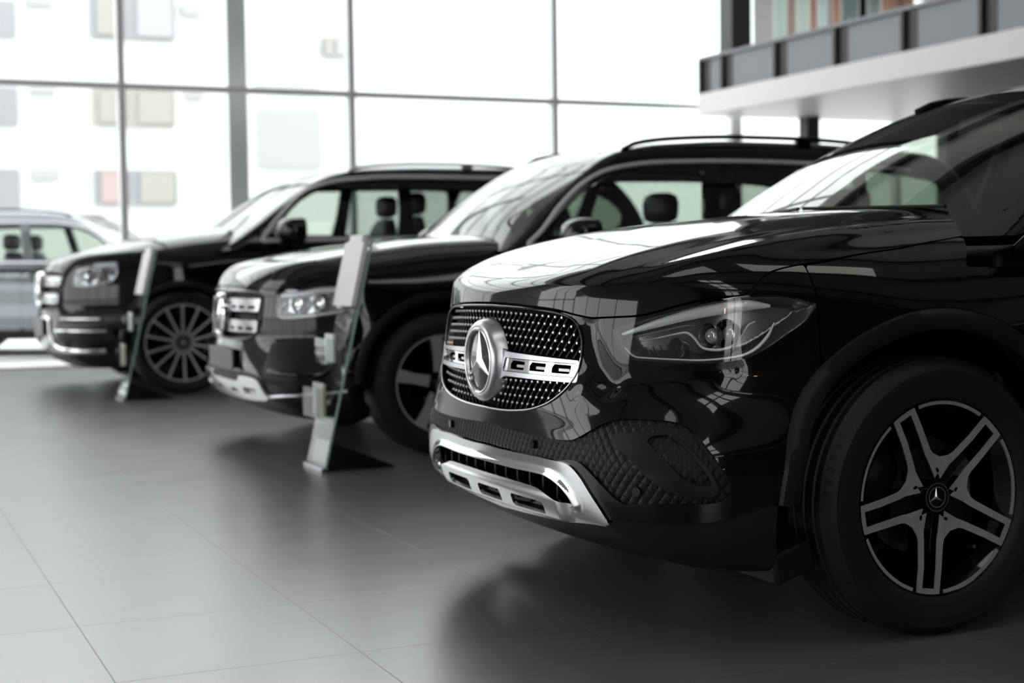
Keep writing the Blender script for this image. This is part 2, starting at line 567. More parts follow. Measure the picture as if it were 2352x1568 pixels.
def struct(name, mb_or_box, mat, **kw):
    if isinstance(mb_or_box, tuple):
        o = quick_box(name, *mb_or_box, mat, **kw)
    else: o = mb_or_box.build(name, mat, **kw)
    o['kind'] = 'structure'
    return o

struct('floor', ((GXL, GYN, -.12), (GXR, GY-.08, 0)), M['floor'])
cb_ = MB()
KX0, KX1, KY0, KY1 = -2.6, -.4, -6.6, -1.6
cb_.box((GXL, GYN, CEIL), (KX0, GY, CEIL+.2)); cb_.box((KX1, GYN, CEIL), (GXR, GY, CEIL+.2))
cb_.box((KX0, GYN, CEIL), (KX1, KY0, CEIL+.2)); cb_.box((KX0, KY1, CEIL), (KX1, GY, CEIL+.2))
struct('ceiling', cb_, M['ceiling'])
for k_ in range(1, 4):
    struct('trim_%d' % (90+k_), ((KX0, KY0+k_*1.25-.06, CEIL), (KX1, KY0+k_*1.25+.06, CEIL+.15)), M['parapet_dark'])
struct('trim_95', (((KX0+KX1)/2-.06, KY0, CEIL), ((KX0+KX1)/2+.06, KY1, CEIL+.15)), M['parapet_dark'])
NW0, NW1 = -3.4, -1.2
struct('wall_near', ((GXL, GYN-.2, 0), (NW0, GYN, CEIL)), M['wall_dark'])
struct('wall_near.001', ((NW1, GYN-.2, 0), (GXR, GYN, CEIL)), M['wall_dark'])
for k_, x_ in enumerate((NW0, NW0+1.1, NW1)):
    struct('trim_%d' % (80+k_), ((x_-.06, GYN-.1, 0), (x_+.06, GYN+.02, CEIL)), M['parapet_dark'])
for k_, z_ in enumerate((1.9, 3.8, 5.7)):
    struct('trim_%d' % (85+k_), ((NW0, GYN-.1, z_-.05), (NW1, GYN+.01, z_+.05)), M['parapet_dark'])
struct('wall_right', ((GXR, GYN, 0), (GXR+.2, GY, CEIL)), M['wall_dark'])
struct('trim_1', ((GXL, GY-.09, 0), (GXR, GY+.09, .03)), M['white'])
struct('trim_2', ((GXL, GY-.03, .085), (GXR, GY+.03, .108)), M['frame'])
struct('trim_3', ((GXL-.09, GYN, 0), (GXL+.09, GY, .15)), M['white'])
# far curtain wall
mxs = [2.55+2.36*k for k in range(-4, 8)]
zts = [.03, 2.746, 5.32, CEIL]
n = 0
for i, x in enumerate(mxs):
    if -2.9 < x < 12.7:
        w = .07 if abs(x-9.63) < .1 else .032
        struct('trim_%d' % (10+i), ((x-w, GY-.06, .03), (x+w, GY+.06, CEIL)), M['frame'])
for k, z in enumerate(zts[1:-1]):
    struct('trim_%d' % (30+k), ((GXL, GY-.05, z-.028), (GXR, GY+.05, z+.028)), M['frame'])
struct('wall_far_left', ((GXL, GY-.05, 0), (-2.9, GY+.15, CEIL)), M['wall_mid'])
xs_ = [-2.9]+[x for x in mxs if -2.9 < x < 12.7]+[12.75]
struct('wall_far_upper', ((9.75, GY-.04, 4.18), (12.75, GY+.10, CEIL)), M['wall_mid'])
struct('wall_far', ((12.75, GY-.05, 0), (GXR, GY+.15, CEIL)), M['wall_dark'])
n = 0
for a, b_ in zip(xs_[:-1], xs_[1:]):
    for za, zb in zip(zts[:-1], zts[1:]):
        n += 1
        mb = MB(); mb.add([(a, GY, za), (b_, GY, za), (b_, GY, zb), (a, GY, zb)], [(0, 1, 2, 3)])
        me = bpy.data.meshes.new('window'); me.from_pydata(mb.v, [], mb.f); me.update()
        o = link('window_%d' % n, me, M['pane']); o['kind'] = 'structure'
for k, z in enumerate((4.35, 6.3, 7.1)):
    struct('trim_%d' % (34+k), ((-2.9, GY-.04, z-.03), (9.7, GY+.04, z+.03)), M['frame'])
for k in range(7):
    struct('trim_%d' % (100+k), ((GXL, -5.5+3.1*k-.12, CEIL-.45), (GXR, -5.5+3.1*k+.12, CEIL-.02)), M['parapet_dark'])
# left curtain wall
wl_ = MB(); wl_.box((GXL-.2, GYN, 0), (GXL, 1.0, CEIL)); wl_.box((GXL-.2, 1.0, 3.0), (GXL, 9.8, CEIL))
struct('wall_left', wl_, M['wall_light'])
for k_ in range(5):
    y_ = 1.0+2.2*k_
    if k_ < 4:
        me = bpy.data.meshes.new('window'); me.from_pydata([(GXL, y_, .15), (GXL, y_+2.2, .15), (GXL, y_+2.2, 3.0), (GXL, y_, 3.0)], [], [(0, 1, 2, 3)]); me.update()
        o = link('window_%d' % (100+k_), me, M['pane']); o['kind'] = 'structure'
    struct('trim_%d' % (120+k_), ((GXL-.06, y_-.04, .15), (GXL+.06, y_+.04, 3.0)), M['frame'])
ys_ = [9.8+1.3*k for k in range(0, 4)]
for k, y in enumerate(ys_[1:-1]):
    struct('trim_%d' % (40+k), ((GXL-.06, y-.035, .15), (GXL+.06, y+.035, CEIL)), M['frame'])
for k, z in enumerate(zts[1:-1]):
    struct('trim_%d' % (60+k), ((GXL-.05, 9.8, z-.03), (GXL+.05, GY, z+.03)), M['frame'])
for a, b_ in zip(ys_[:-1], ys_[1:-1]+[GY]):
    for za, zb in zip(zts[:-1], zts[1:]):
        n += 1
        me = bpy.data.meshes.new('window'); me.from_pydata([(GXL, a, za), (GXL, b_, za), (GXL, b_, zb), (GXL, a, zb)], [], [(0, 1, 2, 3)]); me.update()
        o = link('window_%d' % n, me, M['pane']); o['kind'] = 'structure'
# mezzanine on the right
SX, SYF = 8.89, 14.6
struct('trim_70', ((SX, GYN, 2.60), (GXR, SYF, 2.84)), M['white'])
struct('trim_71', ((SX+.02, GYN, 2.594), (GXR, SYF-.02, 2.601)), M['soffit'])
mb = MB(); mb.box((SX+.05, GYN, 2.84), (SX+.09, SYF, 3.22)); mb.box((SX+.01, GYN, 3.215), (SX+.13, SYF, 3.25))
mb.box((SX+.05, SYF-.05, 2.84), (SX+3, SYF, 3.25))
struct('trim_72', mb, M['parapet'])
mb = MB()
for k in range(-1, 20):
    y = 14.11-1.022*k
    if y < GYN or y > SYF+.02: y = SYF-.03
    mb.box((SX-.0, y-.02, 2.84), (SX+.06, y+.02, 3.215))
    mb.box((SX+.044, y-.16, 2.845), (SX+.052, y-.01, 3.21))
struct('trim_73', mb, M['parapet_dark'])
struct('wall_mezzanine', ((11.5, GYN, 2.84), (11.7, 13.2, CEIL)), M['soffit'])

def col(name, x, y, z0, z1, w, mat, lab, d=None):
    o = quick_box(name, (x-w/2, y-(d or w)/2, z0), (x+w/2, y+(d or w)/2, z1), mat)
    tag(o, lab, 'column'); return o
col('column', 10.21, 14.32, 0, 2.6, .17, M['parapet_dark'], 'dark grey square column holding up the white mezzanine slab')
col('column', 9.30, 14.45, 2.84, CEIL, .26, M['parapet_dark'], 'black column rising from the mezzanine behind its grey parapet')
col('column', 3.80, 15.45, -.02, 7, .20, M['pale_col'], 'pale grey column standing outside the glass wall, second upright from the left', .2)
# panels of the upper floor: tall blinds of clear, sand and brick tone
cols_ = [(1731, 1777, (.50, .49, .48), 'pale grey'), (1778, 1806, (.52, .58, .56), 'milky green'), (1807, 1829, (.44, .38, .35), 'taupe'), (1830, 1859, (.53, .58, .56), 'mint'), (1860, 1878, (.45, .35, .31), 'terracotta'),
         (1879, 1900, (.52, .58, .57), 'ice green'), (1901, 1910, (.32, .32, .32), 'narrow grey'), (1911, 1932, (.48, .36, .31), 'clay pink'), (1933, 1972, (.30, .35, .35), 'slate green'), (1973, 1992, (.06, .06, .065), 'black'),
         (1993, 2023, (.36, .39, .39), 'blue grey'), (2024, 2100, (.50, .38, .33), 'wide brick red')]
for k, (p0, p1, c_, nm) in enumerate(cols_):
    a_ = seen_at(p0, 60, 14.9)[0]; b_ = seen_at(p1, 60, 14.9)[0]
    o = quick_box('screen_panel', (a_, 14.90, 2.85), (b_, 14.905, 4.18), cloth_mat('screen_%d' % k, tuple(np.array(c_)*1.25)))
    tag(o, '%s upright screen panel behind the mezzanine parapet' % nm, 'panel', 'screen panels behind the mezzanine parapet')
M['lamp_glow'] = new_mat('warm_globe', (1, .8, .6), .5, emit=(1, .55, .28), power=30)
for k in range(7):
    g0 = empty('globe_lamp', (-2.9+.42*k, -5.6, 0))
    mb = MB(); mb.lathe_y([(.0005, -.06), (.035, -.049), (.054, -.026), (.06, 0), (.054, .026), (.035, .049), (.0005, .06)], 20)
    zz = 1.55+.22*k
    mb.v = [(p[0], p[2], p[1]+zz) for p in mb.v]
    mb.build('bulb', M['lamp_glow'], g0, smooth=True)
    mb = MB(); mb.tube([(0, 0, 0), (0, 0, zz-.05)], .012, 8); mb.tube([(0, 0, 0), (0, 0, .02)], .14, 24)
    mb.build('lamp_stand', M['parapet_dark'], g0)
    tag(g0, 'small warm globe lamp glinting in the front wing of the nearest SUV', 'lamp', 'warm globe lamps behind the camera')
for k, (x_, y_) in enumerate(((-1.0, 1.5), (5.0, 1.5))):  # unseen overhead fill, added to brighten the near side
    fx = quick_box('added_fill_fixture', (x_-2.2, y_-.8, CEIL-.06), (x_+2.2, y_+.8, CEIL), M['wall_light'])
    tag(fx, 'added broad flat fill light over the %s end of the near car bay' % ('front' if k == 0 else 'rear'), 'light')
    ld = bpy.data.lights.new('added_fill_lamp', 'AREA'); ld.shape = 'RECTANGLE'; ld.size = 4.2; ld.size_y = 1.5; ld.energy = 34; ld.color = (1, .95, .88)
    lo_ = bpy.data.objects.new('added_fill_lamp', ld); C.objects.link(lo_); lo_.location = (x_, y_, CEIL-.07); lo_.parent = fx
    lo_.matrix_parent_inverse = Matrix.Identity(4)
hd = quick_box('canopy_beam', (10.1, 14.70, 4.18), (12.6, 14.93, 4.42), M['parapet_dark']); tag(hd, 'black beam running over the mezzanine screen panels', 'beam')

# ------------------------------------------------------------------ outside
g_ = quick_box('ground', (-60, GY+.09, -.14), (60, 70, -.02), M['pave']); g_['kind'] = 'structure'; g_.name = 'floor_outside'
g_ = quick_box('floor_yard', (-60, GYN-20, -.14), (GXL-.09, GY+.09, -.02), M['pave']); g_['kind'] = 'structure'
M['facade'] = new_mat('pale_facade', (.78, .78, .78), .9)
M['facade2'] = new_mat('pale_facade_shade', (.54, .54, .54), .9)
M['win_grey'] = new_mat('far_window', (.36, .365, .38), .3)
M['win_cream'] = new_mat('far_curtain', (.42, .405, .36), .6)
M['win_pink'] = new_mat('far_curtain_pink', (.50, .39, .37), .6)
M['vent'] = new_mat('far_vent', (.46, .46, .465), .6)
bl = empty('apartment_building', (4, 27, 0))
def bpart(name, a, b_, mat, par=None):
    q = quick_box(name, tuple(np.array(a)-np.array([4, 27, 0])), tuple(np.array(b_)-np.array([4, 27, 0])), mat, par or bl); return q
bpart('facade', (-14, 27, -.02), (9.0, 29.5, 6.2), M['facade'])
def rect(x0, y0, x1, y1, Y=27.):
    a, zt = seen_at(x0, y0, Y); b_, zb = seen_at(x1, y1, Y); return a, b_, zb, zt
for (x0, y0, x1, y1, mt_, nm) in [(-40, 0, 35, 85, 'win_grey', 'window'), (202, -30, 400, 93, 'win_grey', 'window'), (-40, 200, 40, 287, 'win_grey', 'window'), (210, 205, 400, 290, 'win_cream', 'window'),
                                  (-40, 388, 45, 480, 'win_grey', 'window'), (214, 391, 405, 470, 'win_grey', 'window'), (56, -20, 120, 16, 'vent', 'vent'), (66, 202, 127, 215, 'vent', 'vent'), (70, 390, 135, 412, 'vent', 'vent'),
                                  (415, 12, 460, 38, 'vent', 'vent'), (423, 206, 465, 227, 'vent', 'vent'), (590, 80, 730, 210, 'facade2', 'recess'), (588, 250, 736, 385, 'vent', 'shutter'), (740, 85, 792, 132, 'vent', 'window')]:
    a, b_, zb, zt = rect(x0, y0, x1, y1)
    w_ = bpart(nm, (a, 26.9, zb), (b_, 27.0, zt), M[mt_])
    if nm == 'window' and x1 > 300:
        xm = a+(b_-a)*.08
        cw = M['win_pink'] if y0 > 300 else M['win_cream']
        bpart('curtain', (xm, 26.86, zb+.03), (a+(b_-a)*.38, 26.9, zt-.03), cw, None)
        bpart('curtain', (a+(b_-a)*.55, 26.86, zb+.03), (b_-.05, 26.9, zt-.03), M['win_cream'] if y0 > 100 else M['vent'], None)
tag(bl, 'pale rendered apartment block across the street with grey and cream windows', 'building')
b2 = empty('warehouse', (18, 30, 0))
def b2part(name, a, b_, mat): return quick_box(name, tuple(np.array(a)-np.array([18, 30, 0])), tuple(np.array(b_)-np.array([18, 30, 0])), mat, b2)
b2part('wall', (9.4, 30, -.02), (45, 38, 8), M['facade'])
mb = MB(); mb.prism([(9.3-18, 5.0), (16-18, 7.4), (30-18, 7.4), (30-18, 0), (9.3-18, 0)], -.3, -.1, 'y')
mb.build('gable_panel', new_mat('white_gable', (.85, .85, .85), .9), b2)
tag(b2, 'white gabled warehouse beyond the middle panes of the glass wall', 'building')
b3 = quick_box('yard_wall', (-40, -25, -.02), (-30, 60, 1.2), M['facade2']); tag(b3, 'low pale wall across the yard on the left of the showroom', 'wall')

# ------------------------------------------------------------------ car bodies
class Body:
    """lower body F and cabin G of a car as smooth implicit surfaces in the car's own frame:
    x forward from the front axle, y to the car's left, z up from the floor"""
    def __init__(s, ax, cy, S):
        s.ax, s.cy = ax, cy
        s.S = S
        s.prof = spl(*zip(*S['prof'])); s.bow_u = S['bow_u']; s.bow_l = S['bow_l']
        s.lo = spl(*zip(*S['plan_lo'])); s.up = spl(*zip(*S['plan_up'])); s.sec = spl(*zip(*S['section']))
        s.top = spl(*zip(*S['top'])); s.crown = spl(*zip(*S['crown']))
        s.ridge = spl(*zip(*S['ridge'])) if 'ridge' in S else None
        s.wx = spl(*zip(*S['wind'])); s.rz = spl(*zip(*S['roof'])); s.gy = spl(*zip(*S['tumble'])); s.rx = spl(*zip(*S['back']))
    def F(s, P):
        x, y, z = P[..., 0], np.abs(P[..., 1]), P[..., 2]
        S = s.S
        t = sstep(z, *S['blend'])
        y2 = y*y
        bow = (1-t)*(s.bow_l[0]*y2+s.bow_l[1]*y2*y2)+t*(s.bow_u[0]*y2+s.bow_u[1]*y2*y2)
        front = x-(s.prof(z)-bow)
        side = y-((1-t)*s.lo(x)+t*s.up(x)+s.sec(z))
        fl = S.get('flare', .0)
        if fl:
            for wx in (0., -S['wb']):
                r = np.sqrt((x-wx)**2+(z-S['wr'])**2)
                side = side-fl*np.exp(-((r-S['arch']-.02)/.09)**2)
        yc = y
        if s.ridge is not None:
            rg = s.ridge(x); yc = np.where(y < rg, y*.662/rg, .662+(y-rg)*(1-.662)/(1-rg))
        topz = z-(s.top(x)-s.crown(yc))
        rear = -(x-(S['rear'] + .35*y2*y2 + .12*np.maximum(z-.7, 0)))
        f = smax(front, side, S['k_corner'])
        f = smax(f, topz, S['k_top']*(.4+.6*sstep(y, .55, .8)))
        f = smax(f, rear, .12)
        return smax(f, S['bot']-z, .05)
    def G(s, P):
        x, y, z = P[..., 0], np.abs(P[..., 1]), P[..., 2]
        S = s.S
        y2 = y*y
        w = (x-(s.wx(z)-S['wbow']*y2))*.6
        side = y-s.gy(z)-S.get('gtaper', 0)*np.minimum(x+1.8, 0)
        r = z-(s.rz(x)-S['rcrown']*y2)
        b = -(x-(s.rx(z)+.12*y2))
        g = smax(w, side, S.get('k_pillar', .05))
        g = smax(g, r, .07)
        g = smax(g, b, .08)
        return smax(g, S['belt']-.1-z, .02)
    def comps(s, P):
        x, y, z = P[..., 0], np.abs(P[..., 1]), P[..., 2]
        S = s.S; y2 = y*y
        return [(x-(s.wx(z)-S['wbow']*y2))*.6, y-s.gy(z)-S.get('gtaper', 0)*np.minimum(x+1.8, 0),
                z-(s.rz(x)-S['rcrown']*y2), -(x-(s.rx(z)+.12*y2))]
    def dom(s, k):
        def f(P):
            c = s.comps(P)
            return np.max([c[i] for i in range(4) if i != k], 0)-c[k]
        return f
    def raycast(s, pix, fn=None, t0=None, t1=None):
        """where lines of sight meet the body surface; used to measure the outlines of body features off the photograph"""
        fn = fn or s.F
        if t0 is None: t0 = s.cy-2.2; t1 = s.cy+3.2
        p = np.array([q[:2] for q in pix], float)
        d = _F+_R*((p[:, 0:1]-1176)/F_PX)-_U*((p[:, 1:2]-784)/F_PX)
        D = np.stack([-d[:, 0], -d[:, 1], d[:, 2]], -1)
        O = np.tile(np.array([s.ax, s.cy, CAM_H]), (len(p), 1))
        t = solve(fn, O, D, t0, t1, steps=int((t1-t0)/.025))
        P = O+t[:, None]*D
        if np.isnan(P).any(): print('raycast miss', [pix[i] for i in np.where(np.isnan(t))[0]])
        return P
    def uv(s, par, pix, fn=None, t0=None, t1=None):
        P = s.raycast(pix, fn, t0, t1)
        u, v = par.inv(P)
        return [(a, b, *(q[2:])) for a, b, q in zip(u, v, pix) if not (math.isnan(a) or math.isnan(b))]
    def at(s, par, u, v, off=0., fn=None):
        fn = fn or s.F
        u = np.atleast_1d(np.array(u, float)); v = np.atleast_1d(np.array(v, float))
        O, D = par.ray(u, v); t = solve(fn, O, D, 0, 3.)
        P = O+t[:, None]*D
        e = 1e-4
        g = np.stack([(fn(P+np.eye(3)[k]*e)-fn(P-np.eye(3)[k]*e)) for k in range(3)], -1)
        g /= np.linalg.norm(g, axis=1, keepdims=True)
        return P+g*off, g

def flip_u(o): return [(-p[0], *p[1:]) for p in o]
def flip_v(o): return [(p[0], -p[1], *p[2:]) for p in o]

def ribbon(name, body, par, pts, w, mat, parent, off=0.004, th=.006, smooth=True, fn=None, tw=None):
    """a slim strip following the skin: pts in (u,v); w width (number or table per point)"""
    pts = [p[:2] for p in pts]
    c = catmull(pts, 6, closed=False) if smooth else np.array(pts)
    n = len(c)
    ww = np.interp(np.linspace(0, 1, n), np.linspace(0, 1, len(w)), w) if hasattr(w, '__len__') else np.full(n, w)
    P, g = body.at(par, c[:, 0], c[:, 1], off, fn)
    T = np.gradient(P, axis=0); T /= np.linalg.norm(T, axis=1, keepdims=True)
    B = np.cross(g, T); B /= np.linalg.norm(B, axis=1, keepdims=True)
    mb = MB(); v = []
    for i in range(n):
        h = ww[i]/2
        for a, b in ((-h, 0), (-h*.75, th*.7), (0, th), (h*.75, th*.7), (h, 0), (h*.6, -th*.5), (-h*.6, -th*.5)):
            v.append(P[i]+B[i]*a+g[i]*b)
    k = 7
    f = [(i*k+j, i*k+(j+1) % k, (i+1)*k+(j+1) % k, (i+1)*k+j) for i in range(n-1) for j in range(k)]
    f += [tuple(range(k))[::-1], tuple(range((n-1)*k, n*k))]
    mb.add(v, f)
    return mb.build(name, mat, parent, smooth=True, angle=1.2)

def circle(r, n, x=0, z=0, a0=0):
    return [(x+r*math.cos(a0+2*math.pi*i/n), z+r*math.sin(a0+2*math.pi*i/n)) for i in range(n)]

# ------------------------------------------------------------------ wheels
def make_tyre(r, rim_r, w, name='tyre', detail=True):
    """tyre centred on the axle, outer face towards +y"""
    h = w/2; mb = MB()
    if detail:
        prof = [(rim_r-.004, h-.018), (rim_r+.006, h-.008), (rim_r+.02, h-.002), (rim_r+.045, h+.002), (rim_r+.05, h+.0035), (rim_r+.075, h+.002),
                (r-.035, h-.006), (r-.02, h-.014), (r-.008, h-.028)]
        tread = []
        gx = [h-.038, .042, .0, -.042, -h+.038]
        ys = np.linspace(h-.034, -h+.034, 40)
        for y in ys:
            rr = r-.004*(abs(y)/h)**3
            if min(abs(y-q) for q in (.058, .02, -.02, -.058)) < .0042: rr -= .008
            tread.append((rr, y))
        prof = prof+tread+[(a, -b) for a, b in prof[::-1]]
        n = 144
    else:
        prof = [(rim_r-.004, h-.018), (rim_r+.02, h-.002), (rim_r+.05, h+.003), (r-.03, h-.008), (r-.008, h-.026), (r, h-.05), (r, -h+.05), (r-.008, -h+.026), (r-.03, -h+.008), (rim_r, -h+.018)]
        n = 64
    mb.lathe_y(prof, n)
    if detail:
        # shoulder sipes: shallow blocks round the outer shoulder
        v = []; 
        for j in range(72):
            a = 2*math.pi*j/72; da = .030
            c, s_ = math.cos(a), math.sin(a); c2, s2 = math.cos(a+da), math.sin(a+da)
            for q in (1, -1):
                pr = [(r-.0205, h-.0125), (r-.0085, h-.0265), (r-.0015, h-.042), (r-.006, h-.045), (r-.024, h-.02)]
                A = [(R_*c, q*y, R_*s_) for R_, y in pr]; B = [(R_*c2, q*y, R_*s2) for R_, y in pr]
                mb.add(A+B, [(0, 1, 6, 5), (1, 2, 7, 6), (2, 3, 8, 7), (0, 5, 9, 4), tuple(range(5)), (9, 8, 7, 6, 5)])
    return mb

def rot2(p, a): return (p[0]*math.cos(a)-p[1]*math.sin(a), p[0]*math.sin(a)+p[1]*math.cos(a))

def star_prism(mb, r, cx=0, cz=0, y0=0, th=.004, w=.16, mapf=None):
    """three-pointed star, raised along the ridges, in the x-z plane facing +y"""
    pts = []
    for k in range(3):
        a = math.pi/2+k*2*math.pi/3
        pts.append((cx+r*math.cos(a), cz+r*math.sin(a)))
        b = a+math.pi/3
        pts.append((cx+r*w*math.cos(b), cz+r*w*math.sin(b)))
    v = [(a, y0, b) for a, b in pts]+[(cx, y0+th, cz)]
    # low ridge along each arm
    f = [(i, (i+1) % 6, 6) for i in range(6)]
    if mapf: v = [mapf(p) for p in v]
    mb.add(v, f)

def make_wheel(parent, pos, sg, style, r, rim, w, detail=True, phase=0.):
    """sg=+1: left-hand wheel, face to +y"""
    root = link('wheel', bpy.data.meshes.new('wheel'), M['gloss_black'], parent); root.location = pos
    if sg < 0: root.rotation_euler = (0, 0, math.pi)
    t = make_tyre(r, rim+.004, w, detail=detail).build('tyre', M['rubber'], root, smooth=True, angle=.55)
    face = w/2-.012
    faces = MB(); bod = MB()
    bod.lathe_y([(rim+.003, face-.004), (rim-.001, face-.003), (rim-.006, face-.010), (rim-.014, face-.025), (rim-.03, face-.05), (rim-.035, -w/2+.02), (rim, -w/2+.02), (rim+.0, face)], 96 if detail else 48)
    fy = face-.004
    def dish(rr):  # the face of the spokes falls towards the hub
        return fy-.012*(1-min(rr/rim, 1))**1.0-.010*math.exp(-((rr/rim-.35)/.25)**2)
    def plate(poly, a, up=0., mbx=faces, th=.003):
        q = []
        for p in poly: q.append(rot2((p[0]*rim, p[1]*rim), a))
        n = len(q)
        top = [(p[0], dish(math.hypot(*p))+up, p[1]) for p in q]
        bot = [(p[0], dish(math.hypot(*p))+up-th, p[1]) for p in q]
        mbx.add(top+bot, [tuple(range(n)), tuple(range(2*n-1, n-1, -1))]+[(i, i+n, (i+1) % n+n, (i+1) % n) for i in range(n)])
    if style == 'gla':
        for k in range(5):
            a = phase+k*2*math.pi/5
            # split the half into convex pieces
            pcs = [[(.985, .147), (.72, .150), (.72, .078), (.935, .078)], [(.72, .150), (.48, .160), (.45, .084), (.72, .078)],
                   [(.48, .160), (.42, .175), (.36, .094), (.45, .084)], [(.42, .175), (.335, .2434), (.205, .149), (.175, .085), (.36, .094)]]
            for pc in pcs:
                for q in (1, -1):
                    pp = [(x, y*q) for x, y in pc]
                    if q < 0: pp = pp[::-1]
                    plate(pp, a, 0)
                    plate(pp, a, -.0035, bod, .038)
            cap = [(.985, .147), (.935, .078), (.935, -.078), (.985, -.147), (1.0, -.05), (1.0, .05)]
            plate(cap, a, 0); plate(cap, a, -.0035, bod, .03)
            # recessed web between the twin spokes
            for j in range(8):
                x0, x1 = .18+j*.095, .18+(j+1)*.095
                wa = lambda x: .10 if x < .2 else np.interp(x, [.175, .36, .45, .72, .94], [.088, .097, .087, .081, .081])
                if x0 < .52: plate([(x0, wa(x0)), (x0, -wa(x0)), (x1, -wa(x1)), (x1, wa(x1))][::-1], a, -.014, bod, .02)
            # rim arcs
            arc = [(.998*math.cos(t), .998*math.sin(t)) for t in np.linspace(.205, 2*math.pi/5-.205, 14)]
            arc2 = [(.957*math.cos(t), .957*math.sin(t)) for t in np.linspace(.205, 2*math.pi/5-.205, 14)]
            for j in range(13): plate([arc[j], arc[j+1], arc2[j+1], arc2[j]], a, 0)
    elif style == 'glb':
        for k in range(5):
            a = phase+k*2*math.pi/5
            pcs = [[(.96, .135), (.96, -.135), (.60, -.105), (.60, .105)], [(.60, .105), (.60, -.105), (.25, -.12), (.25, .12)]]
            for pc in pcs: plate(pc[::-1], a, 0); plate(pc[::-1], a, -.0035, bod, .035)
            arc = [(1.0*math.cos(t), 1.0*math.sin(t)) for t in np.linspace(0, 2*math.pi/5, 14)]
            arc2 = [(.955*math.cos(t), .955*math.sin(t)) for t in np.linspace(0, 2*math.pi/5, 14)]
            for j in range(13): plate([arc[j], arc[j+1], arc2[j+1], arc2[j]], a, 0)
    elif style == 'gls':
        for k in range(14):
            a = phase+k*2*math.pi/14
            pc = [(.965, .030), (.965, -.030), (.55, -.026), (.2, -.034), (.2, .034), (.55, .026)]
            plate([pc[0], pc[1], pc[2], pc[5]][::-1], a, 0); plate([pc[5], pc[2], pc[3], pc[4]][::-1], a, 0)
            plate([pc[0], pc[1], pc[3], pc[4]][::-1], a, -.0035, bod, .03)
            arc = [(1.0*math.cos(t), 1.0*math.sin(t)) for t in np.linspace(0, 2*math.pi/14, 9)]
            arc2 = [(.95*math.cos(t), .95*math.sin(t)) for t in np.linspace(0, 2*math.pi/14, 9)]
            for j in range(8): plate([arc[j], arc[j+1], arc2[j+1], arc2[j]], a, 0)
    bod.lathe_y([(rim-.01, -w/2+.03), (.10, -w/2+.04), (.001, -w/2+.04)], 40)
    bod.lathe_y([(.001, fy-.035), (.24*rim, fy-.03), (.27*rim, fy-.05), (.27*rim, -.02), (.001, -.02)], 40)
    tmp = bod.build('spoke_body', M['gloss_black'], None, smooth=True, angle=.5)
    old = root.data; root.data = tmp.data; tmp.data.name = 'wheel'; bpy.data.objects.remove(tmp); bpy.data.meshes.remove(old)
    faces.build('spoke_face', M['alu_face'], root)
    # hub cap with the star
    cap = MB(); cr = .148*rim/1.0
    cy_ = dish(0)+.004
    cap.lathe_y([(.001, cy_-.004), (cr*.70, cy_-.004), (cr*.74, cy_), (cr*.98, cy_), (cr, cy_-.004), (cr, cy_-.03)], 40)
    cp = cap.build('hub_cap', M['gloss_black'], root, smooth=True)
    st = MB(); star_prism(st, cr*.68, y0=cy_-.0035, th=.003, w=.2)
    n = 40
    for (ra, rb) in ((cr*.66, cr*.74), (cr*.95, cr)):
        v = [(q*math.cos(2*math.pi*i/n), cy_+.001, q*math.sin(2*math.pi*i/n)) for q in (ra, rb) for i in range(n)]
        st.add(v, [(i, (i+1) % n, n+(i+1) % n, n+i) for i in range(n)])
    st.build('cap_star', M['satin'], root)
    if detail:
        # flat dark discs paint the shade in the bolt holes; brake disc, caliper
        for k in range(5):
            lb = MB()
            p = rot2((.285*rim, 0), phase+math.pi/5+k*2*math.pi/5)
            y = dish(.285*rim)+.0006
            v = [(p[0]+.0085*math.cos(a), y, p[1]+.0085*math.sin(a)) for a in np.linspace(0, 2*math.pi, 16, endpoint=False)]
            lb.add(v+[(q[0], y-.001, q[2]) for q in v], [tuple(range(16)), tuple(range(31, 15, -1))]+[(i, i+16, (i+1) % 16+16, (i+1) % 16) for i in range(16)])
            lb.build('bolt_hole_shade', M['dark'], root)
        bd = MB(); bd.lathe_y([(.05, .0), (.155, .0), (.155, -.025), (.05, -.025)], 64)
        bd.build('brake_disc', new_mat('brake_steel', (.10, .10, .10), .35, metal=.9), root, smooth=True)
        ca = MB()
        for q in np.linspace(2.35, 3.35, 9)[:-1]:
            a0, a1 = q, q+.125
            P_ = [(.105*math.cos(a0), .105*math.sin(a0)), (.105*math.cos(a1), .105*math.sin(a1)), (.168*math.cos(a1), .168*math.sin(a1)), (.168*math.cos(a0), .168*math.sin(a0))]
            ca.prism(P_, -.045, .022)
        ca.build('brake_caliper', new_mat('caliper_grey', (.13, .13, .14), .4, metal=.6), root)
        vs = MB(); p = rot2((.80*rim, 0), -2.32); vs.tube([(p[0], fy-.05, p[1]), (p[0]*.96, fy-.02, p[1]*.96)], .005, 10)
        vs.build('valve', new_mat('brass_valve', (.5, .4, .22), .3, metal=1), root, smooth=True)
    return root

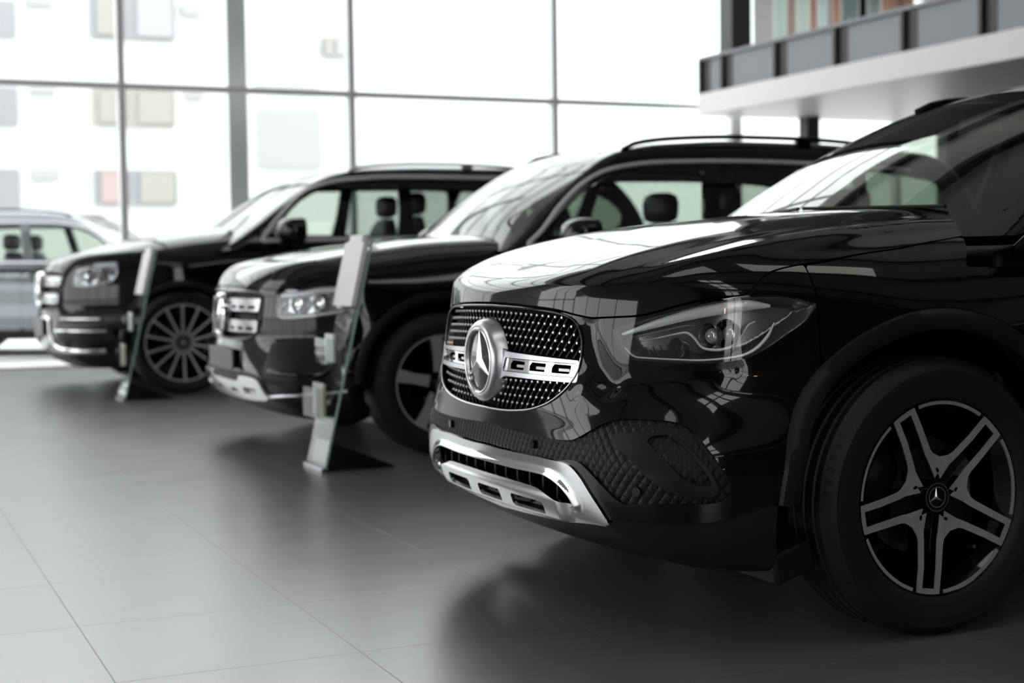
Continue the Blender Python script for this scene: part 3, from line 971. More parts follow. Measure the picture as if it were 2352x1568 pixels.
# ------------------------------------------------------------------ the near car
GLA = dict(
    prof=[(.18, .68), (.22, .75), (.26, .81), (.315, .852), (.38, .868), (.46, .874), (.53, .876), (.58, .880), (.69, .872), (.76, .862), (.83, .851), (.88, .844), (.91, .838), (.95, .81), (1.0, .76)],
    bow_l=(.10, .12), bow_u=(.21, .33), blend=(.44, .70),
    plan_lo=[(-3.6, .80), (-3.3, .87), (-2.7, .905), (-1.5, .915), (-.6, .91), (0, .905), (.3, .895), (.45, .882), (.58, .85), (.70, .79), (.8, .70), (.9, .58)],
    plan_up=[(-3.6, .78), (-3.3, .85), (-2.7, .89), (-1.5, .90), (-.6, .895), (-.1, .893), (.1, .882), (.3, .848), (.45, .80), (.55, .755), (.65, .69), (.75, .60), (.85, .48), (.95, .3)],
    section=[(.15, -.07), (.2, -.05), (.3, -.02), (.45, 0), (.7, 0), (.85, -.004), (.92, -.022), (1.0, -.06), (1.1, -.13)],
    top=[(-3.5, 1.10), (-2.5, 1.10), (-1.2, 1.085), (-.6, 1.10), (-.4, 1.117), (-.2, 1.113), (0, 1.101), (.15, 1.088), (.3, 1.071), (.45, 1.046), (.6, 1.011), (.7, .978), (.77, .945), (.83, .910), (.9, .86), (1.0, .78)],
    crown=[(0, 0), (.3, .003), (.46, .012), (.56, .030), (.62, .042), (.662, .045), (.68, .052), (.72, .076), (.78, .112), (.84, .165), (.9, .25), (1.0, .45)],
    ridge=[(-.6, .60), (-.15, .607), (0, .62), (.17, .651), (.3, .663), (.45, .672), (.6, .655), (.75, .60), (1.0, .5)],
    rear=-3.535, k_corner=.10, k_top=.06, bot=.19, wb=2.729, wr=.355, arch=.43, flare=.012,
    wind=[(.9, .10), (1.08, -.20), (1.2, -.40), (1.3, -.58), (1.4, -.79), (1.5, -1.04), (1.55, -1.2), (1.6, -1.42), (1.7, -2.0)],
    roof=[(-3.6, 1.42), (-3.3, 1.47), (-3, 1.52), (-2.5, 1.572), (-2, 1.598), (-1.5, 1.60), (-1.2, 1.585), (-.9, 1.56), (0, 1.48)],
    tumble=[(.9, .885), (1.05, .855), (1.1, .83), (1.2, .79), (1.3, .742), (1.4, .69), (1.5, .632), (1.6, .56)],
    back=[(.9, -3.52), (1.1, -3.48), (1.3, -3.38), (1.5, -3.18), (1.6, -2.95)],
    wbow=.26, rcrown=.09, belt=1.04)

NEAR_AX, NEAR_CY = 2.525, 3.875
TP = Top(); CY = Cyl(); SL = Side(1); SR = Side(-1)
MINUS = lambda fs: (lambda P: np.max([f(P) for f in fs], 0))

def mirror_obj(o, name=None):
    """the right-hand twin of a left-hand part: the same mesh reflected in the car's middle plane"""
    me = o.data.copy()
    n = len(me.vertices); co = np.zeros(n*3); me.vertices.foreach_get('co', co); co = co.reshape(-1, 3)
    fs = [tuple(p.vertices)[::-1] for p in me.polygons]
    has = me.has_custom_normals
    nn = None
    if has:
        ln = np.zeros(len(me.loops)*3); me.corner_normals.foreach_get('vector', ln); ln = ln.reshape(-1, 3)
        vi = np.zeros(len(me.loops), int); me.loops.foreach_get('vertex_index', vi)
        nn = np.zeros((n, 3)); nn[vi] = ln; nn[:, 1] *= -1
    co[:, 1] *= -1
    me2 = bpy.data.meshes.new(me.name)
    sm = [p.use_smooth for p in me.polygons]
    me2.from_pydata(co.tolist(), [], fs); me2.update()
    me2.polygons.foreach_set('use_smooth', sm)
    if has: me2.normals_split_custom_set_from_vertices(nn.tolist())
    for mt in o.data.materials: me2.materials.append(mt)
    r = link(name or o.name.split('.')[0], me2, None, o.parent)
    r.location = (o.location[0], -o.location[1], o.location[2])
    bpy.data.meshes.remove(me)
    return r

def build_near_car():
    B = Body(NEAR_AX, NEAR_CY, GLA); F = B.F
    car = empty('suv', (NEAR_AX, NEAR_CY, 0), math.pi)
    px = lambda par, pts, fn=None: B.uv(par, pts, fn)
    # ---- outlines measured on the body, in (angle, height) of the wrapped front
    lamp = px(CY, [(1406, 756, 1), (1466, 737), (1549, 716), (1632, 695), (1715, 682), (1777, 678), (1828, 684), (1878, 699, 1), (1851, 737), (1810, 767),
                   (1768, 796), (1723, 820), (1673, 830), (1611, 835), (1549, 832), (1478, 829), (1450, 825), (1424, 799)])
    grille = [(.0, .846), (.2, .842), (.36, .832), (.43, .815), (.463, .775), (.470, .72), (.462, .68), (.43, .635), (.37, .598), (.28, .574), (.15, .562), (.0, .560)]
    def front_uv(pts):  # (y, z) on the front face -> (u, v) of Cyl
        y = np.array([q[0] for q in pts], float); z = np.array([q[1] for q in pts], float)
        lo, hi = np.zeros(len(y)), np.full(len(y), 1.4)
        for _ in range(26):
            mid = (lo+hi)/2
            P, _g = B.at(CY, mid*.9, z)
            m_ = P[:, 1] < np.abs(y)
            lo = np.where(m_, mid, lo); hi = np.where(m_, hi, mid)
        return [(math.copysign(a*.9, q[0]), q[1], *q[2:]) for a, q in zip(lo, pts)]
    gr_half = front_uv(grille)
    gr = gr_half+[(-p[0], p[1]) for p in gr_half[-2:0:-1]]
    intake = px(CY, [(1310, 1010), (1362, 985), (1400, 968), (1450, 962), (1532, 966), (1572, 977), (1600, 998), (1644, 1054), (1675, 1100), (1680, 1124),
                     (1662, 1148), (1630, 1157), (1549, 1158), (1437, 1158), (1418, 1150), (1395, 1129), (1354, 1085), (1322, 1058)])
    s_top = px(CY, [(1105, 967), (1146, 979), (1229, 1000), (1310, 1010)])
    s_bot = px(CY, [(1322, 1058), (1270, 1054), (1212, 1041), (1146, 1027), (1105, 1015)])
    s_top[0] = (0, s_top[0][1]); s_bot[-1] = (0, s_bot[-1][1])
    band = s_top[:-1]+intake+s_bot[1:]
    band = band+[(-p[0], p[1]) for p in band[-2:0:-1]]
    # silver skid surround
    sk_top = px(CY, [(1105, 1017), (1146, 1029), (1212, 1043), (1270, 1056), (1306, 1066), (1332, 1092), (1356, 1130), (1382, 1170), (1404, 1206, 1)])
    sk_top[0] = (0, sk_top[0][1])
    sk_bot = px(CY, [(1386, 1199, 1), (1310, 1186), (1237, 1174, 1), (1171, 1158, 1), (1105, 1134)])
    sk_bot[-1] = (0, sk_bot[-1][1])
    skid = sk_top+sk_bot; skid = skid+[(-p[0], *p[1:]) for p in skid[-2:0:-1]]
    op_t = px(CY, [(1105, 1050), (1146, 1062), (1187, 1073), (1254, 1088), (1287, 1108), (1312, 1135), (1327, 1160, 1)])
    op_b = px(CY, [(1274, 1151), (1245, 1129), (1200, 1114), (1146, 1099), (1105, 1085)])
    op_t[0] = (0, op_t[0][1]); op_b[-1] = (0, op_b[-1][1])
    opening = op_t+op_b; opening = opening+[(-p[0], *p[1:]) for p in opening[-2:0:-1]]

    shut = px(TP, [(2256, 500), (2232, 534), (2126, 557), (2021, 576), (1900, 598), (1770, 625)])
    # ---- hood outline in Top coordinates (left half, from the nose round to the cowl)
    def to_tp(P): u, v = TP.inv(np.atleast_2d(P)); return list(zip(u, v))
    def surf(uvl): return B.at(CY, [q[0] for q in uvl], [q[1] for q in uvl])[0]
    edge = front_uv([(0, .853), (.2, .849), (.36, .840), (.44, .828), (.50, .822)])
    lampP = surf(lamp)
    over = [(lampP[i][0], lampP[i][1], lampP[i][2]+.014) for i in (1, 2, 3, 4)]
    ht = to_tp(surf(edge))+to_tp(np.array(over))
    ht += [(q[0], q[1]) for q in shut[::-1]]
    rear_u = TP.inv(np.array([[-.30, 0, 1.11]]))[0][0]
    ht[0] = (ht[0][0], 0.)
    half = ht+[(rear_u-.006, .60), (rear_u+.01, .3), (rear_u+.016, 0.)]
    hood_o = half+[(a, -b) for a, b in half[-2:0:-1]]
    hood_poly = catmull(hood_o)
    panel('hood', F, TP, hood_o, M['paint'], car, h=.007, gap=.0018, wall=.012)
    hood_sdf = lambda P: -sdf_poly(hood_poly, *TP.inv(P))+.0018
    r_ax = lambda P, wx=0.: np.sqrt((P[:, 0]-wx)**2+(P[:, 2]-.355)**2)
    # ---- bumper, wrapping round to the arch cladding
    lipz = spl([-1.3, -1.05, -.95, -.8, -.6, 0, .6, .8, .95, 1.05, 1.3], [.40, .40, .375, .33, .322, .29, .322, .33, .375, .40, .40])
    bump_o = [(-1.12, .2), (1.12, .2), (1.12, 1.0), (-1.12, 1.0)]
    def bump_x(P):
        u, v = CY.inv(P)
        return np.max([hood_sdf(P), lipz(u)-v, .336-P[:, 0], .482-r_ax(P)], 0)
    lampR, intR = flip_u(lamp), flip_u(intake)
    def pline(pts):
        q = catmull([p[:2] for p in px(CY, pts)], 4, closed=False)
        def d(u, v):
            best = np.full(u.shape, 1e9)
            for (ax_, ay_), (bx_, by_) in zip(q[:-1], q[1:]):
                ex, ey = bx_-ax_, by_-ay_; L_ = ex*ex+ey*ey+1e-12
                t = np.clip(((u-ax_)*ex+(v-ay_)*ey)/L_, 0, 1)
                best = np.minimum(best, (u-ax_-t*ex)**2+(v-ay_-t*ey)**2)
            return np.sqrt(best)
        return d
    g1 = pline([(1352, 745), (1362, 800), (1388, 865), (1404, 890)])
    g2 = pline([(1345, 905), (1380, 925), (1410, 920)])
    g3 = pline([(1420, 872), (1480, 872), (1580, 866), (1680, 850)])
    def sculpt(P, u, v):
        au = np.abs(u)
        return -.011*np.exp(-(g1(au, v)/.026)**2)+.007*np.exp(-(g2(au, v)/.028)**2)-.002*np.exp(-(g3(au, v)/.02)**2)
    bumper = panel('front_bumper', F, CY, bump_o, M['paint'], car, holes=[gr, lamp, lampR, band, skid], h=.006, wall=.028, extra=bump_x, disp=sculpt, smooth_outline=True)
    # matte lower lip under the paint
    def lip_x(P):
        u, v = CY.inv(P)
        return np.max([v-lipz(u)+.002, .482-r_ax(P), .25-P[:, 0]], 0)
    panel('lower_lip', F, CY, [(-1.25, .195, 1), (1.25, .195, 1), (1.25, .45, 1), (-1.25, .45, 1)], M['matte'], car, h=.012, extra=lip_x, off=-.004, wall=.02, holes=[skid])
    # ---- mesh band with its side fields
    def weave(P, u, v):
        a = u/.0235; b = v/.0185
        return .0032*np.sqrt(np.abs(np.sin(math.pi*(a+b*.5))*np.sin(math.pi*(a-b*.5)))+.002)
    panel('mesh_insert', F, CY, band, M['matte'], car, h=.0026, off=-.010, disp=weave)
    cshape = px(CY, [(1402, 1010), (1412, 997), (1441, 992), (1507, 994), (1557, 1008), (1592, 1038), (1632, 1085), (1648, 1117), (1646, 1133), (1632, 1139), (1565, 1137), (1524, 1122), (1478, 1089), (1441, 1052), (1412, 1027)])
    chole = px(CY, [(1487, 1014), (1499, 1002), (1532, 1001), (1566, 1022), (1599, 1059), (1631, 1103), (1630, 1116), (1600, 1114), (1565, 1097), (1532, 1063)])
    def scoop(P, u, v):
        return -.012*np.exp(-((v-.49)/.05)**2)*sstep(-np.abs(u), -1.0, -.7)
    for fl in (lambda q: q, flip_u):
        panel('air_blade', F, CY, fl(cshape), M['matte'], car, holes=[fl(chole)], h=.005, off=.006, wall=.02, disp=scoop)
    sens = px(CY, [(1461, 1129), (1222, 1020)])
    for s_ in sens:
        for q in (1, -1):
            P, g = B.at(CY, s_[0]*q, s_[1], -.002)
            mb = MB(); mb.tube([P[0]-g[0]*.01, P[0]+g[0]*.003], [.012, .0115], 20)
            mb.build('parking_sensor', M['gloss_black'], car, smooth=True)
    # ---- silver skid surround
    # two slots each side and one in the middle
    def slot(pts): return px(CY, pts)
    sl1 = slot([(1165, 1119, 1), (1240, 1142, 1), (1243, 1154, 1), (1167, 1133, 1)])
    P_, _ = B.at(CY, [q[0] for q in sl1], [q[1] for q in sl1])
    z_hi, z_lo = max(q[1] for q in sl1), min(q[1] for q in sl1)
    slots = []
    for c0, c1 in ((-.078, .078), (.150, .335), (-.335, -.150)):
        slots.append([(c0+.006, .304, 1), (c1-.006, .304, 1), (c1, .310, 1), (c1, .330, 1), (c1-.008, .336, 1), (c0+.008, .336, 1), (c0, .330, 1), (c0, .310, 1)])
    slots = [front_uv(q) for q in slots]
    def skid_d(P, u, v):
        au = np.abs(u)
        frame = np.exp(-(np.maximum(0, -sdf_poly(catmull(opening), au, v)-.0)*0+np.abs(sdf_poly(op_poly, u, v))/.010)**2)*.010
        top = .006*sstep(v, .40, .45)
        return frame+.006+top*0
    op_poly = catmull(opening)
    skid_all = skid
    def bar_x(P):
        u, v = CY.inv(P)
        return v-.3585
    def top_x(P):
        u, v = CY.inv(P)
        # upper garnish and the sweeping legs: everything of the surround that is not the lower bar
        return sdf_poly(skid_low, u, v)*-1
    bar_half = [(0, .372), (.15, .372), (.30, .369), (.36, .356), (.42, .346), (.50, .343), (.545, .336), (.60, .318, 1), (.585, .300, 1), (.52, .298), (.44, .290, 1), (.0, .272, 1)]
    bar = front_uv(bar_half); bar = bar+[(-q[0], *q[1:]) for q in bar[-2:0:-1]]
    panel('skid_plate', F, CY, bar, M['bright'], car, holes=slots, h=.005, off=.004, wall=.010,
          disp=lambda P, u, v: (.007*sstep(v, .285, .300)-.006*sstep(v, .345, .364))*(1-sstep(np.abs(u), .40, .46))-.004*sstep(np.abs(u), .40, .46))
    panel('chrome_surround', F, CY, skid, M['chrome'], car, holes=[opening], h=.005, off=.005, wall=.03, disp=lambda P, u, v: .009*np.exp(-(sdf_poly(op_poly, u, v)/.012)**2),
          extra=lambda P: (.3725-P[:, 2]) - 10*np.maximum(0, np.abs(P[:, 1])-.47))
    panel('lower_grille', F, CY, [(-.52, .27), (.52, .27), (.52, .43), (-.52, .43)], M['dark'], car, h=.02, off=-.07)
    for k in range(-6, 7):
        y = k*.075
        P, g = B.at(Front(0.), [y, y], [.31, .42], -.035)
        mb = MB(); mb.obox((P[0]+P[1])/2, (.018, 0, 0), (0, .005, 0), (0, 0, .055))
        mb.build('grille_louvre', M['matte'], car)

    # ---- radiator grille
    FR = Front(0.)
    def gp(y, z, off=0.):
        P, g = B.at(FR, np.atleast_1d(y), np.atleast_1d(z), off)
        return P
    g_o = [(y, z) for y, z in grille]; g_full = g_o+[(-y, z) for y, z in g_o[-2:0:-1]]
    grow = lambda k: [(y*(1+k), .7+(z-.7)*(1+k)) for y, z in g_full]
    gb = panel('radiator_grille', F, FR, grow(.06), M['dark'], car, h=.012, off=-.035)
    # pins on slanted dark ribs
    pins = MB(); ribs = MB()
    gpoly = catmull(g_full)
    rows = [.829-.0205*i for i in range(14)]
    pts = []
    for i, z in enumerate(rows):
        for k in range(-18, 19):
            y = (k+(.5 if i % 2 else 0))*.0285
            zz = z-.020*(y/.47)**2*(1 if z > .70 else -1)*.6
            if .655 < zz < .728 and abs(y) > .09: continue
            if y*y+(zz-.690)**2 < .118**2: continue
            pts.append((y, zz, z > .70))
    py = np.array([p[0] for p in pts]); pz = np.array([p[1] for p in pts])
    ok = sdf_poly(gpoly, py, pz) < -.008
    py, pz = py[ok], pz[ok]
    Pp, Gp = B.at(FR, py, pz, -.010)
    for P, g in zip(Pp, Gp):
        a = np.cross(g, [0, 0, 1]); a /= np.linalg.norm(a); b = np.cross(a, g)
        ring = [P+.0043*(a*math.cos(t)*.95+b*math.sin(t)*1.15) for t in np.linspace(0, 2*math.pi, 8, endpoint=False)]
        ring2 = [P+g*.002+.0028*(a*math.cos(t)+b*math.sin(t)) for t in np.linspace(0, 2*math.pi, 8, endpoint=False)]
        ring0 = [q-g*.003 for q in ring]
        pins.add(ring0+ring+ring2, [(j, (j+1) % 8, 8+(j+1) % 8, 8+j) for j in range(8)]+[(8+j, 8+(j+1) % 8, 16+(j+1) % 8, 16+j) for j in range(8)]+[tuple(range(16, 24))])
        c = P-g*.017
        # black blade running down beside each pin
        ribs.obox(c-b*.010, a*.0025, b*.0095-a*.007*(1 if P[1] > 0 else -1), g*.005)
    pins.build('grille_pins', M['satin'], gb, smooth=True)
    ribs.build('grille_ribs', M['matte'], gb)
    # frame round the grille
    fr_pts = [(q[0], q[1]) for q in gr]+[gr[0][:2]]
    ribbon('grille_frame', B, CY, fr_pts, .007, M['gloss_black'], car, off=-.001, th=.005)
    low = [(q[0], q[1]) for q in gr_half[5:]]
    lowf = low+[(-q[0], q[1]) for q in low[-2::-1]]
    ribbon('grille_trim', B, CY, lowf, .0045, M['satin'], car, off=.002, th=.003)
    # wings and housing of the emblem
    def wing(poly, off, th, mat, name, holes=(), h=.005):
        return panel(name, F, FR, poly, mat, gb, holes=holes, h=h, off=off, wall=th)
    for q in (1, -1):
        w_o = [(.095, .727), (.14, .722), (.30, .717), (.466, .712, 1), (.466, .655, 1), (.30, .655), (.14, .655), (.10, .648)]
        w_o = [(y*q, z, *r) for y, z, *r in w_o]
        hs = []
        for c0 in (.165, .265, .365):
            hs.append([((c0+.010)*q, .700, 1), ((c0+.075)*q, .699, 1), ((c0+.070)*q, .676, 1), ((c0)*q, .676, 1), (c0*q, .690, 1)])
        wing(w_o, .002, .02, M['satin'], 'wing_bar', [[(.135*q, .706, 1), (.457*q, .704, 1), (.457*q, .668, 1), (.122*q, .668, 1)]])
        wing([(.137*q, .7045, 1), (.456*q, .7025, 1), (.456*q, .6695, 1), (.124*q, .6695, 1)], -.001, .012, M['chrome'], 'wing_insert', hs, .004)
        for c0 in (.165, .265, .365):
            mb = MB(); P = gp([(c0+.02)*q, (c0+.062)*q], [.686, .686], -.012)
            mb.obox((P[0]+P[1])/2, (P[1]-P[0])/2, (.003, 0, 0), (0, 0, .0035))
            mb.build('wing_slat', M['satin'], gb)
    c0 = gp(0, .690)[0]
    em = MB(); R0 = .111
    prof = [(R0+.012, -.03), (R0+.004, .0), (R0-.004, .010), (R0-.014, .014), (R0-.019, .012), (R0-.021, .006), (R0-.024, .004)]
    n = 72
    ang = math.atan2(0, 1)
    def disc(prof, mb, n=72):
        v = [(c0[0]+.010+d, r*math.cos(2*math.pi*j/n), .690+r*math.sin(2*math.pi*j/n)) for r, d in prof for j in range(n)]
        mb.add(v, [(i*n+j, i*n+(j+1) % n, (i+1)*n+(j+1) % n, (i+1)*n+j) for i in range(len(prof)-1) for j in range(n)])
    disc(prof, em); em.build('emblem_housing', M['satin'], gb, smooth=True, angle=.9)
    em = MB(); disc([(.096, .004), (.0955, .012), (.092, .0155), (.087, .0145), (.085, .008), (.085, .002)], em)
    em.build('emblem_ring', M['bright'], gb, smooth=True, angle=1.2)
    em = MB(); disc([(.0001, .006), (.05, .0055), (.086, .004)], em)
    em.build('emblem_glass', new_mat('emblem_disc', (.02, .02, .022), .04, coat=1), gb, smooth=True)
    em = MB(); star_prism(em, .089, cx=0, cz=0, y0=0, th=.010, w=.21, mapf=lambda p: (c0[0]+.0165+p[1], p[0], .690+p[2]))
    em.build('emblem_star', M['star'], gb)
    return B, car, F, px, lamp, lampR, front_uv, hood_poly, hood_sdf, surf, r_ax

def build_lamp_near(B, car, px, lamp, side):
    """headlamp; side +1 left, -1 right"""
    F = B.F
    fl = (lambda q: q) if side > 0 else flip_u
    L = fl(lamp)
    poly = catmull(lamp)
    def bowl(P, u, v):
        return -.050*sstep(-sdf_poly(poly, np.abs(u), v), -.004, .030)
    grow = [(u+(u-.80)*.03, v+(v-.79)*.08, *r) for u, v, *r in lamp]
    hl = panel('headlight', F, CY, fl(grow), M['lamp_dark'], car, h=.006, off=-.012, disp=bowl)
    # silver light blade along the top
    top = px(CY, [(1424, 767), (1499, 744), (1590, 720), (1673, 706), (1723, 700), (1772, 702)])
    ribbon('light_blade', B, CY, fl(top), [.008, .020, .028, .030, .026, .008], M['drl'], hl, off=-.016, th=.006)
    top2 = px(CY, [(1430, 776), (1500, 762), (1570, 748), (1606, 747)])
    ribbon('light_blade', B, CY, fl(top2), [.003, .006, .006, .002], M['lamp_grey'], hl, off=-.022, th=.004)
    sg = px(CY, [(1466, 784), (1520, 773), (1560, 765), (1577, 765), (1592, 776), (1613, 799), (1650, 804), (1685, 795), (1705, 774), (1722, 747), (1738, 738)])
    ribbon('light_guide', B, CY, fl(sg), [.002, .004, .006, .007, .007, .007, .008, .008, .007, .006, .003], M['drl'], hl, off=-.020, th=.006)
    sg2 = px(CY, [(1781, 741), (1766, 772), (1740, 800), (1712, 815), (1673, 823), (1611, 828), (1549, 826), (1480, 822), (1452, 818), (1430, 798)])
    ribbon('lamp_edge', B, CY, fl(sg2), [.003, .009, .010, .008, .007, .006, .005, .005, .005, .003], M['drl'], hl, off=-.014, th=.006)
    # projector bowls
    cen = px(CY, [(1686, 768), (1640, 772), (1560, 800)])
    for (u, v, *_), r in zip(cen, (.034, .030, .024)):
        uu = u*side
        P, g = B.at(CY, uu, v, -.045); P = P[0]; g = g[0]
        ax_ = np.array([.93, .30*side, 0.03]); ax_ /= np.linalg.norm(ax_)
        a = np.cross(ax_, [0, 0, 1]); a /= np.linalg.norm(a); b = np.cross(a, ax_)
        mb = MB(); n = 28
        prof = [(r*1.12, .022), (r*1.05, .026), (r, .020), (r*.86, .002), (r*.5, -.018), (.001, -.022)]
        vv = [P+ax_*d+(a*math.cos(t)+b*math.sin(t))*q for q, d in prof for t in np.linspace(0, 2*math.pi, n, endpoint=False)]
        mb.add(vv, [(i*n+j, i*n+(j+1) % n, (i+1)*n+(j+1) % n, (i+1)*n+j) for i in range(len(prof)-1) for j in range(n)])
        mb.build('reflector_bowl', M['mirror_dark'] if r > .03 else M['lamp_grey'], hl, smooth=True)
        if r > .025:
            mb = MB()
            prof = [(r*.72, .0), (r*.66, .012), (r*.45, .021), (r*.2, .025), (.0005, .026)]
            vv = [P+ax_*d+(a*math.cos(t)+b*math.sin(t))*q for q, d in prof for t in np.linspace(0, 2*math.pi, n, endpoint=False)]
            mb.add(vv, [(i*n+j, i*n+(j+1) % n, (i+1)*n+(j+1) % n, (i+1)*n+j) for i in range(len(prof)-1) for j in range(n)])
            mb.build('projector_lens', new_mat('projector_glass', (.55, .56, .58), .08, metal=.5, coat=1), hl, smooth=True)
    # stepped inner fins
    for k in range(5):
        q = px(CY, [(1475+k*17, 797-k*2), (1487+k*17, 822-k)])
        ribbon('reflector_fin', B, CY, fl(q), .004, M['lamp_grey'], hl, off=-.03, th=.01, smooth=False)
    ws = px(CY, [(1366, 746), (1410, 739), (1478, 733)])
    panel('headlight_lens', F, CY, L, M['lens'], hl, h=.007, off=.001)
    return hl

def side_panel(name, B, sg, outline, mat, parent, **kw):
    kw.setdefault('h', .02)
    return panel(name, B.F, Side(sg), outline, mat, parent, **kw)

def cabin(B, car, sp, fine=.012):
    """glass, pillars and roof over the belt line; sp gives window outlines in (x,z) and screen outline in (y,z)"""
    G = B.G
    S = B.S
    ws = sp['screen']; ws_full = ws+[(-y, z, *r) for y, z, *r in ws[::-1] if y > 1e-6]
    x0, x1 = S['rear']-.1, .3
    yw = 1.0
    paint = M['paint']
    # roof, with a dark glass panel
    panel('roof', G, Plan(S['belt']), [(x0, -yw, 1), (x1, -yw, 1), (x1, yw, 1), (x0, yw, 1)], paint, car, h=.03, extra=B.dom(2), smooth_outline=False, wall=0)
    fr = Front(S['roof_xc'])
    panel('windscreen_frame', G, fr, [(-yw, S['belt']-.02, 1), (yw, S['belt']-.02, 1), (yw, S['ztop'], 1), (-yw, S['ztop'], 1)], paint, car, holes=[ws_full], h=fine, extra=B.dom(0), wall=.03, smooth_outline=False if False else True)
    grow = lambda o, k: (lambda c: [(c[0]+(p[0]-c[0])*(1+k), c[1]+(p[1]-c[1])*(1+k), *p[2:]) for p in o])(np.mean([q[:2] for q in o], 0))
    panel('windscreen', G, fr, ws_full, M['glass'], car, h=fine*1.5, off=-.001)
    # tailgate
    rb = Front(S['roof_xc'], -1)
    rw = [(-.55, S['belt']+.05), (0, S['belt']+.04), (.55, S['belt']+.05), (.5, S['ztop']-.17), (0, S['ztop']-.15), (-.5, S['ztop']-.17)]
    panel('tailgate', G, rb, [(-yw, S['belt']-.05, 1), (yw, S['belt']-.05, 1), (yw, S['ztop'], 1), (-yw, S['ztop'], 1)], paint, car, holes=[rw], h=.03, extra=B.dom(3), wall=.02)
    panel('rear_window', G, rb, rw, M['glass_dark'], car, h=.04, off=-.006)
    for sg in (1, -1):
        hole = sp['windows']
        panel('window_frame', G, Side(sg), [(x0, S['belt']-.06, 1), (x1, S['belt']-.06, 1), (x1, S['ztop'], 1), (x0, S['ztop'], 1)], paint, car, holes=hole, h=fine*1.4, extra=B.dom(1), wall=.03)
        for k, w in enumerate(hole):
            panel('side_window', G, Side(sg), w, M['glass'] if k == 0 else M['glass_dark'] if sp.get('tint') else M['glass'], car, h=.03, off=-.004)
        if 'trim' in sp:
            tb = Body.__new__(Body)
            pts = sp['trim']
            ribbon('window_trim', B, Side(sg), pts, sp.get('trim_w', .018), M['trim_grey'], car, off=.002, th=.006, fn=G)
    # roof rails
    for sg in (1, -1):
        if 'rail' in sp:
            y, xa, xb, hh = sp['rail']
            mb = MB()
            xs = np.linspace(xa, xb, 26)
            P, g = B.at(Plan(S['belt']), xs, np.full(26, y*sg), 0, fn=G)
            pts = []
            for i, p in enumerate(P):
                t = i/25
                lift = hh*min(1, math.sin(math.pi*min(max(t, 0), 1))**.35*1.02)
                pts.append(p+np.array([0, 0, lift+.002]))
            mb.tube(pts, .014, 10)
            i = 17
            mb.obox(P[i]+[0, 0, hh*.5], (.05, 0, 0), (0, .012, 0), (0, 0, hh*.5))
            mb.build('roof_rail', sp.get('rail_mat', M['gloss_black']), car, smooth=True)

def mirror(B, car, x, z, y, sg, s=1.0, mat=None):
    """door mirror: housing on a short arm"""
    mb = MB(); n = 20
    rings = []
    # superellipsoid shell, flatter at the back
    for i in range(11):
        t = i/10; xx = -.055+.13*t
        k = (1-abs((t-.15)/.87)**2.6 if t > .15 else 1)**.5 if t < .999 else .05
        ring = []
        for j in range(n):
            a = 2*math.pi*j/n
            ca, sa = math.cos(a), math.sin(a)
            yy = math.copysign(abs(ca)**.7, ca)*.115*k; zz = math.copysign(abs(sa)**.7, sa)*.075*k*(1.05 if sa > 0 else .9)
            ring.append((x+(xx+abs(yy)*-.1)*s, sg*(y+(yy+.02)*s), z+zz*s))
        rings += ring
    mb.add(rings, [(i*n+j, i*n+(j+1) % n, (i+1)*n+(j+1) % n, (i+1)*n+j) for i in range(10) for j in range(n)]+[tuple(range(n)), tuple(range(10*n, 11*n))])
    o = mb.build('door_mirror', mat or M['paint'], car, smooth=True, angle=1.0)
    mb = MB(); mb.tube([(x, sg*(y-.08*s), z-.05*s), (x-.01, sg*(y-.15*s), z-.085*s)], [.022*s, .03*s], 12)
    mb.build('mirror_arm', M['matte'], o, smooth=True)
    mb = MB(); mb.box((x-.0565*s, sg*y-.085*s, z-.05*s), (x-.0545*s, sg*y+.11*s, z+.055*s))
    mb.build('mirror_glass', M['mirror_dark'], o)
    return o

